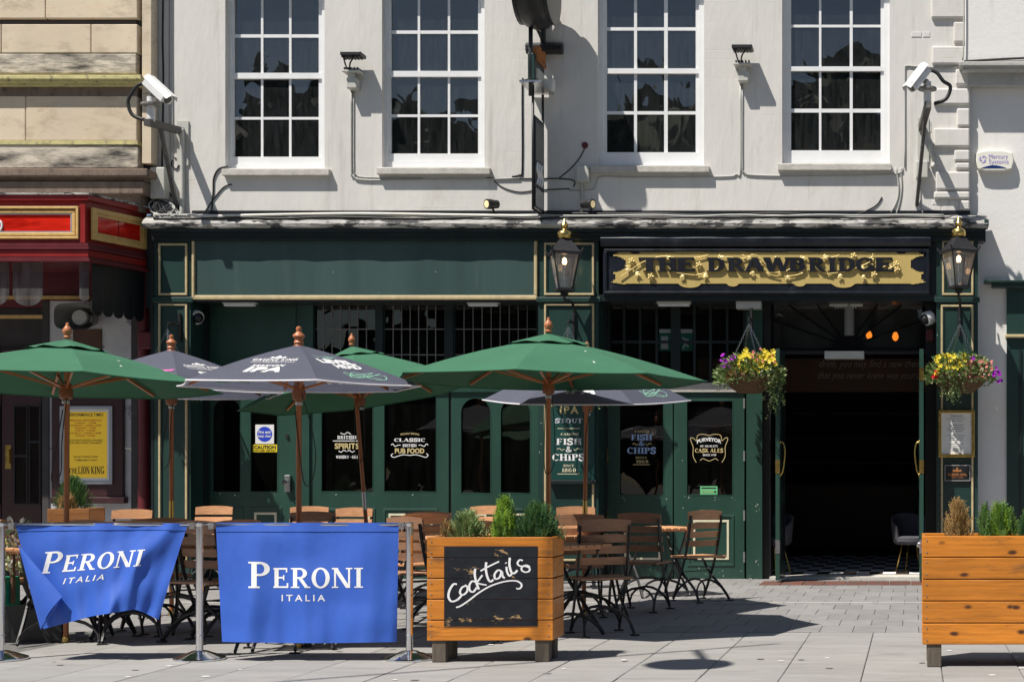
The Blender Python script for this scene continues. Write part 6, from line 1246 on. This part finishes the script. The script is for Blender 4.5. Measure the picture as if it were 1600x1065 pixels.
basket(262, 592, (262, 514), -.30, 'hanging basket behind dark parasol on the left pilaster', 36, 5, ((-.26, .22, 5), (.34, .30, 10), (.46, .18, 5)), 'c')
# ------------------------------------------------------------------ small fittings of the shopfront
def cbox(name, x0, y0, x1, y1, Y, dep, mat, lab, cat, bevel=.008): return tag(box_r(name, mat, None, x0, y0, x1, y1, Y - dep, dep, bevel=bevel), lab, cat)
for x0, x1, lab in ((347, 399, 'strip light under the left end of green fascia'), (729, 779, 'strip light over the leaded lights by middle pilaster'), (1026, 1079, 'strip light over right transom window')):
    t = thing('strip_light', lab, 'strip light', P((x0 + x1) / 2, 478, .1), 'strip lights under the fascia'); MB().r(x0, 470, x1, 474, .02, .09).build('casing', 'grey_plastic', t, bevel=.006); MB().r(x0 + 2, 474, x1 - 2, 478, .03, .06).build('diffuser', 'white_plastic', t, bevel=.008)
cbox('control_box', 1150, 467, 1189, 482, .16, .14, 'grey_plastic', 'cream control box above the left flower basket', 'box')
t = thing('air_vent', 'pale vent grille with dark pipe in the fanlight over the doorway', 'vent', P(1322, 480, .4)); MB().r(1296, 469, 1348, 478, .30, .08).build('grille', 'grey_plastic', t, bevel=.006)
for k in range(9): MB().r(1304 + k * 4, 478, 1306 + k * 4, 481, .31, .04).build('grille_tooth', 'grey_plastic', t)
MB().tube([P(1327, 470, .36), P(1327, 524, .36)], .062, 14).build('pipe', 'bracket_grey', t, smooth='auto')
cbox('air_curtain', 1288, 548, 1350, 560, .42, .16, 'grey_plastic', 'pale air curtain unit under the door header', 'air curtain')
def dome(cx_, cy_, Y, label, s=1):
    t = thing('dome_camera', label, 'camera', P(cx_, cy_, Y)); c = P(cx_, cy_, Y); MB().lathe([(.001, -.05), (.085, -.05), (.09, -.01), (.085, .04), (.001, .04)], (0, 0, 0), 18).xf(Matrix.Translation(c) @ Vector((s * .8, -.5, -.35)).to_track_quat('Z', 'Y').to_matrix().to_4x4()).build('housing', 'cctv_white', t, smooth='auto'); MB().lathe([(.065, .04), (.06, .07), (.035, .10), (.001, .108)], (0, 0, 0), 18).xf(Matrix.Translation(c) @ Vector((s * .8, -.5, -.35)).to_track_quat('Z', 'Y').to_matrix().to_4x4()).build('dome', 'black_paint', t, smooth=True)
    MB().tube([c, c + Vector((-s * .1, .12, 0))], .03, 8).build('mount', 'cctv_white', t)
dome(306, 495, .14, 'white dome camera beside left pilaster'); dome(1450, 497, .10, 'white dome camera at top right of the doorway', -1)
t = cbox('fire_bell', 1447, 514, 1459, 533, .34, .08, 'red_dark', 'dark red fire bell box right of the fanlight', 'bell')
# notices
def plate(name, x0, y0, x1, y1, Y, mat, lab, cat): t = thing(name, lab, cat, P((x0 + x1)/2, y1, Y)); MB().r(x0, y0, x1, y1, Y, .003).build('plate', mat, t); return t
Yn = GYP + .026
t = plate('fire_exit_sign', 399, 663, 428, 693, Yn, 'sticker_white', 'white sign with blue disc reading fire exit keep clear', 'sign'); c = P(413.5, 678, Yn - .001); MB().add([c + Vector((.094 * math.cos(2*pi*k/32), 0, .094 * math.sin(2*pi*k/32))) for k in range(32)], [list(range(32))]).build('disc', 'sticker_blue', t, fix=False)
write(sans('Fire exit', .02), 'sticker_white', t, 404, 672, 423, 677, Yn - .002); write(sans('keep clear', .02), 'sticker_white', t, 403, 678.5, 424, 684, Yn - .002)
t = plate('caution_sign', 395, 694, 433, 706, Yn, 'sticker_yellow', 'yellow caution sticker below the fire exit sign', 'sign'); write(sans('CAUTION', .04), 'print_black', t, 397, 695.5, 431, 701, Yn - .001); write(sans('DOOR ALARMED', .02), 'print_black', t, 397, 702, 414, 705, Yn - .001); write(sans('KEEP SHUT', .02), 'print_black', t, 416, 702, 431, 705, Yn - .001)
for x0, fig in ((1030, 0), (1063, 1)):
    t = plate('first_aid_notice', x0, 514, x0 + 19, 548, GYP + .034, 'first_aid_green', ['green notice with white square inside the right transom window', 'green notice with running figure inside the right transom window'][fig], 'notice'); MB().r(x0, 514, x0 + 19, 520, GYP + .031, .002).build('header', 'sticker_white', t)
    if fig == 0: MB().r(x0 + 3, 525, x0 + 14, 545, GYP + .031, .002).build('pictogram', 'sticker_white', t)
    else: m = MB(); ribbon(m, [(x0 + 3, 527), (x0 + 8, 530), (x0 + 13, 531)], 2.6, GYP + .031); ribbon(m, [(x0 + 8, 530), (x0 + 7, 537), (x0 + 13, 541)], 2.6, GYP + .0308); ribbon(m, [(x0 + 7, 537), (x0 + 4, 545)], 2.4, GYP + .0306); m.build('pictogram', 'sticker_white', t, fix=False)
t = plate('hygiene_sticker', 1094, 759, 1121, 772, Yn, 'sticker_green', 'green hygiene rating sticker in lower corner of glazed door', 'sticker'); MB().r(1096, 761, 1119, 763, Yn - .001, .001).build('rating_line', 'print_black', t)
for k in range(5): c = P(1099 + k * 4.6, 768, Yn - .001); MB().add([c + Vector((.014 * math.cos(2*pi*j/12), 0, .014 * math.sin(2*pi*j/12))) for j in range(12)], [list(range(12))]).build('rating_dot', 'print_black' if k == 4 else 'leaf_pale', t, fix=False)
t = thing('keypad_lock', 'steel keypad lock on the stile of fire door', 'lock', P(448, 768, GYP)); MB().r(444, 742, 453, 768, GYP - .05, .05).build('case', 'steel', t, bevel=.006); MB().lathe([(.03, -.06), (.03, 0)], P(447, 753, GYP - .05), 14, 'y').build('knob', 'chrome', t)
MB_ = tag(MB().lathe([(.022, -.02), (.024, 0)], P(449, 681, GYP), 12, 'y').build('door_knob', 'black_steel'), 'small round dark knob above the keypad lock', 'knob')
# window lettering
def lett(label, parts):
    ys = [p[5] for p in parts if isinstance(p[0], tuple)]; t = thing('window_lettering', label, 'lettering', P(parts[0][2], parts[0][5], Yn))
    for p in parts:
        tm, mt, x0, y0, x1, y1 = p[:6]; write(tm, mt, t, x0, y0, x1, y1, Yn - .002, 'words', p[6] if len(p) > 6 else None)
    return t
def flourish(t, strokes, mt, w=1.1, name='flourish', Y=None):
    m = MB()
    for k, s in enumerate(strokes): ribbon(m, s, w, (Y or Yn - .002) - k * .0001, 5)
    m.build(name, mt, t, fix=False)
mir = lambda pts, c: [(2 * c - a, b) for a, b in pts]
def both(pts, c): return [pts, mir(pts, c)]
t = lett('white and gold lettering british spirits on dark window', [(serif('BRITISH', .24), 'print_white', 527, 680, 557, 686), (sans('SPIRITS', .03), 'print_gold', 523, 692, 561, 701), (serif('WHISKY · GIN', .26), 'print_white', 525, 711, 559, 716, None)])
flourish(t, [[(520, 688.5), (562, 688.5)], [(532, 676), (538, 678), (543, 675), (548, 678)]] + both([(529, 704), (533, 706), (537, 703), (541, 705)], 541.5), 'print_white')
t = lett('white and gold lettering classic british pub food on dark window', [(sans('PROUDLY SERVING', .01), 'print_gold', 626, 677, 655, 680, 1.5), (serif('CLASSIC', .26), 'print_white', 616, 684, 664, 690), (serif('BRITISH', .26), 'print_white', 629, 693, 651, 698), (sans('PUB FOOD', .035), 'print_gold', 617, 700, 663, 708)])
flourish(t, both([(611, 695), (614, 693), (617, 697), (622, 695), (626, 695)], 640) + both([(640, 711), (630, 710), (622, 712), (615, 714), (611, 711), (614, 708)], 640), 'print_white')
t = lett('pale blue lettering famous fish and chips on glazed door', [(serif('FAMOUS', .24), 'print_gold', 992, 672, 1014, 675.5), (serif('FISH', .25), 'print_blue', 986, 678, 1019, 688), (serif('&', .25), 'print_blue', 998, 689, 1007, 696), (serif('CHIPS', .25), 'print_blue', 980, 698, 1025, 709), (serif('SINCE', .24), 'print_gold', 993, 713, 1011, 716), (serif('1860', .24), 'print_gold', 994, 718, 1013, 723)])
flourish(t, both([(988, 694), (991, 692), (994, 695), (997, 693)], 1003) + [[(989, 725.5), (1015, 725.5)]], 'print_gold')
t = lett('white lettering purveyor of quality cask ales in scrolled frame', [(sans('PURVEYOR', .035), 'print_white', 1089, 687, 1127, 693, 4), (serif('OF QUALITY', .24), 'print_white', 1094, 695, 1122, 698.5), (serif('CASK ALES', .24), 'print_gold', 1086, 700, 1130, 707), (sans('SINCE 1799', .02), 'print_white', 1098, 709, 1119, 712)])
flourish(t, both([(1088, 722), (1083, 712), (1083, 698), (1080, 690), (1079, 684), (1083, 684), (1088, 688), (1090, 680), (1098, 678), (1108, 680)], 1108) + both([(1094, 719), (1098, 716), (1103, 718), (1108, 720)], 1108), 'print_gold', .9)
# fish and chips board on the middle pilaster
bs = thing('menu_board', 'tall dark green board with gilt ipa stout and fish and chips lettering', 'sign', P(893, 750, -.05)); MB().r(859, 622, 929, 750, -.055, .05).build('board', 'sign_green', bs, bevel=.005); MB().r(857, 750, 931, 756, -.075, .07).build('board_ledge', 'green_dark', bs, bevel=.004); yb_ = -.0565
for tm, mt, x0, y0, x1, y1 in ((sans('IPA', .04, 0, 1.3), 'print_gold', 875, 634, 904, 646), (serif('STOUT', .24), 'print_silver', 867, 653, 910, 661), (serif('FAMOUS', .24), 'cream_paint', 876, 676, 904, 680), (serif('FISH', .25), 'print_white', 869, 684, 909, 695), (serif('&', .25), 'print_white', 884, 697, 894, 706), (serif('CHIPS', .25), 'print_white', 863, 708, 914, 720), (serif('SINCE', .24), 'cream_paint', 880, 725, 897, 729), (serif('1860', .24), 'cream_paint', 878, 731, 900, 737)): write(tm, mt, bs, x0, y0, x1, y1, yb_)
flourish(bs, [[(871, 669), (906, 669)], [(871, 740), (906, 740)]] + both([(870, 702), (874, 700), (878, 703), (882, 701)], 888.5), 'cream_paint', 1.0, Y=yb_)
# menu case and plaque on right pilaster
mc = thing('menu_case', 'brass framed menu case on right pilaster', 'menu', P(1494, 714, -.03)); MB().ring(1466, 640, 1523, 714, 5, -.065, .05).build('frame', 'brass', mc, bevel=.004); MB().r(1471, 645, 1518, 709, -.045, .03).build('paper', 'paper', mc); m = MB()
for k in range(17):
    if k in (3, 8, 12): continue
    w = random.uniform(8, 15); m.r(1494 - w, 650 + k * 3.3, 1494 + w, 650.9 + k * 3.3, -.0462, .001)
m.build('print', 'print_grey', mc); write(sans("IT'S ALWAYS A", .01), 'print_grey', mc, 1484, 648, 1506, 650, -.0466)
pq = thing('plaque', 'black plaque with gilt crown and greene king lettering below menu case', 'plaque', P(1496, 752, -.02)); MB().r(1475, 725, 1517, 752, -.03, .03).build('plate', 'black_paint', pq, bevel=.004); MB().ring(1476, 726, 1516, 751, 1.2, -.033, .004).build('border', 'print_grey', pq); write(crown(), 'copper', pq, 1488, 729, 1503, 737, -.0315); write(sans('GREENE KING', .03), 'copper', pq, 1481, 739, 1511, 743, -.0315); write(sans('EST 1799', .02), 'copper', pq, 1487, 744.5, 1505, 746.5, -.0315)
# interior things seen through glass and door
def tub(px_, py_, Y, rz, lab):
    t = thing('tub_chair', lab, 'chair', (X(px_, Y), Y, .03), 'grey tub chairs inside the pub', rz); WL[t.name] = Vector(); m = MB()
    m.grid(lambda i, j: Vector((.27 * (1 - .12 * (1 - j)) * math.cos(-.35 + (pi + .7) * i), .25 * (1 - .12 * (1 - j)) * math.sin(-.35 + (pi + .7) * i), .40 + .36 * j * (.55 + .45 * math.sin(pi * i)))), 20, 6); m.build('shell', 'tub_fabric', t, solid=.04, smooth=True); MB().lathe([(.22, .36), (.26, .40), (.26, .45), (.2, .47)], (0, 0, 0), 18).build('seat', 'tub_fabric', t, smooth='auto')
    for k in range(4): a = pi/4 + k*pi/2; MB().tube([(.14 * math.cos(a), .14 * math.sin(a), .38), (.24 * math.cos(a), .24 * math.sin(a), 0)], .010, 6).build('leg', 'brass', t)
tub(1426, 0, 1.25, .4, 'grey tub chair behind the right side of open doorway'); tub(1206, 0, .95, -.5, 'grey tub chair with brass legs behind left door leaf')
for px_, py_, Y, lab in ((540, 636, 1.3, 'warm filament bulb glowing inside the british spirits window'), (1399, 527, 1.8, 'warm filament bulb glowing behind the fanlight at right'), (1358, 525, 3.0, 'second warm bulb glowing behind the fanlight')):
    t = thing('pendant_bulb', lab, 'bulb', P(px_, py_, Y), 'warm pendant bulbs inside the pub'); c = P(px_, py_, Y); MB().lathe([(.018, .07), (.03, .05), (.045, .01), (.03, -.03), (.001, -.05)], c, 14).build('bulb', 'bulb_warm', t, smooth=True); MB().tube([c + Vector((0, 0, .06)), Vector((c.x, c.y, 3.3))], .005, 4).build('flex', 'cable_black', t)
ti = 0
for px_, Y, w, lab in ((565, 1.0, 1.3, 'indoor table behind the spirits and pub food windows'), (790, 1.0, 1.0, 'indoor table behind the arched windows')):
    t = thing('indoor_table', lab, 'table', (X(px_, Y), Y, 0)); x_ = X(px_, Y); MB().box(x_ - w/2, x_ + w/2, Y - .25, Y + .35, .98, 1.03).build('table_top', 'gold_frame', t, bevel=.005); MB().tube([(x_, Y, 0), (x_, Y, .98)], .04, 8).build('pedestal', 'black_steel', t)
# things on the fourth sill inside
yw = FY + .16
t = thing('cardboard_box', 'cardboard box inside the fourth sash window', 'box', P(1348, 238, yw)); MB().r(1322, 224, 1376, 240, yw, .2).build('carton', 'card', t); MB().r(1340, 212, 1362, 224, yw + .05, .1).build('carton', 'bottle_amber', t)
tag(MB().lathe([(.03, 0), (.03, .09), (.012, .13), (.012, .17)], P(1260, 238, yw), 10).build('bottle', 'bottle_amber', smooth='auto'), 'small amber bottle inside the fourth sash window', 'bottle')
# litter and droppings on the slabs
lt = MB(); rr = random.Random(21)
for _ in range(26):
    g = G(rr.uniform(0, 1600), rr.uniform(992, 1062)); s = rr.uniform(.008, .022); lt.add([g + Vector((s * math.cos(a) * 1.4, s * math.sin(a), .0045)) for a in (0, 1.1, 2.2, 3.3, 4.4, 5.4)], [list(range(6))])
gum = MB()
for _ in range(36):
    g = G(rr.uniform(-20, 1620), rr.uniform(935, 1064)); s = rr.uniform(.012, .03); gum.add([g + Vector((s * math.cos(a), s * math.sin(a) * rr.uniform(.6, 1), .0052)) for a in (0, .9, 1.8, 2.7, 3.6, 4.5, 5.4)], [list(range(7))])
gum.build('gum_spots', 'gum', pave, fix=False, kind='stuff')
ch = MB()
def chips(x0, y0, x1, y1, n, Y):
    for _ in range(n):
        a, b = rr.uniform(x0, x1), rr.uniform(y0, y1); s = rr.uniform(.4, 1.5); k = rr.uniform(.5, 2.2); ch.add([P(a + s * math.cos(q) * rr.uniform(.4, 1), b + s * k * math.sin(q) * rr.uniform(.4, 1), Y) for q in (0, 1.2, 2.4, 3.6, 4.8)], [list(range(5))])
chips(1055, 775, 1162, 782, 9, GYP - .001); chips(1060, 880, 1160, 903, 13, GYP - .001); chips(952, 775, 1048, 782, 7, GYP - .001); chips(1168, 780, 1189, 800, 8, GYP - .102); chips(1168, 870, 1189, 904, 7, GYP - .102); chips(484, 600, 840, 612, 6, GYP - .032); chips(500, 769, 690, 773, 6, GYP - .001); chips(330, 769, 434, 776, 7, GYP - .001); chips(310, 400, 830, 458, 5, -.001); chips(842, 560, 846, 880, 10, -.001); chips(1464, 500, 1468, 880, 15, -.001); chips(1060, 640, 1070, 800, 3, GYP - .001)
ch.build('paint_chips', 'chip_pale', pub, fix=False, kind='stuff')
lt.build('pale_specks', 'print_white', pave, fix=False, kind='stuff')
# catenary street lamp high above the pavement, out of the picture; its wire and head shade the slabs
A_, B_ = G(434, 1065), G(1202, 1006); hgt = 7.5; inv = lambda g, h: g - LDIR * (h / LDIR.z) * -1 if False else g - LDIR * (h / -LDIR.z)
wA, wB = inv(A_, hgt), inv(B_, hgt); dr_ = (wB - wA)
sl = thing('street_lamp', 'lamp hung on a wire overhead casting round shadow on slabs', 'street lamp', inv(G(1076, 1037), 5.6)); MB().tube([wA - dr_ * 3, wB + dr_ * .02], .022, 6).build('span_wire', 'black_steel', sl)
lc = inv(G(1076, 1037), 5.6); MB().lathe([(.04, .3), (.08, .22), (.22, .12), (.30, 0), (.28, -.03), (.001, -.05)], lc, 20).build('lamp_head', 'bracket_grey', sl, smooth='auto'); MB().tube([lc + Vector((0, 0, .25)), inv(G(1088, 1015), hgt)], .03, 6).build('drop_rod', 'black_steel', sl)
# ------------------------------------------------------------------ trees across the street (seen only in the glass)
tr_ = random.Random(9); fo = MB()
for k in range(26):
    c = Vector((-46 + (k // 2) * 6.2 + tr_.uniform(-1, 1), -46 + tr_.uniform(-3, 3), tr_.uniform(3, 6) if k % 2 else tr_.uniform(12, 14.5))); R = tr_.uniform(4, 5.8)
    fo.lathe([(R * .86 * math.cos(q), R * .86 * math.sin(q)) for q in [-1.4 + 2.8 * j / 8 for j in range(9)]], c, 12)
    for i in range(300):
        v = Vector((tr_.gauss(0, 1), tr_.gauss(0, 1), tr_.gauss(0, 1))).normalized() * R * tr_.uniform(.75, 1.05); o = c + v; a = Vector((tr_.uniform(-1, 1), tr_.uniform(-1, 1), tr_.uniform(-1, 1))).normalized() * .9; b = a.orthogonal().normalized() * .7
        if o.z > .2: fo.add([o - a, o + b, o + a, o - b], [[0, 1, 2, 3]])
tag(fo.build('tree_belt', 'leaf_far', fix=False), 'dark belt of street trees mirrored in the windows', None, None, 'stuff')
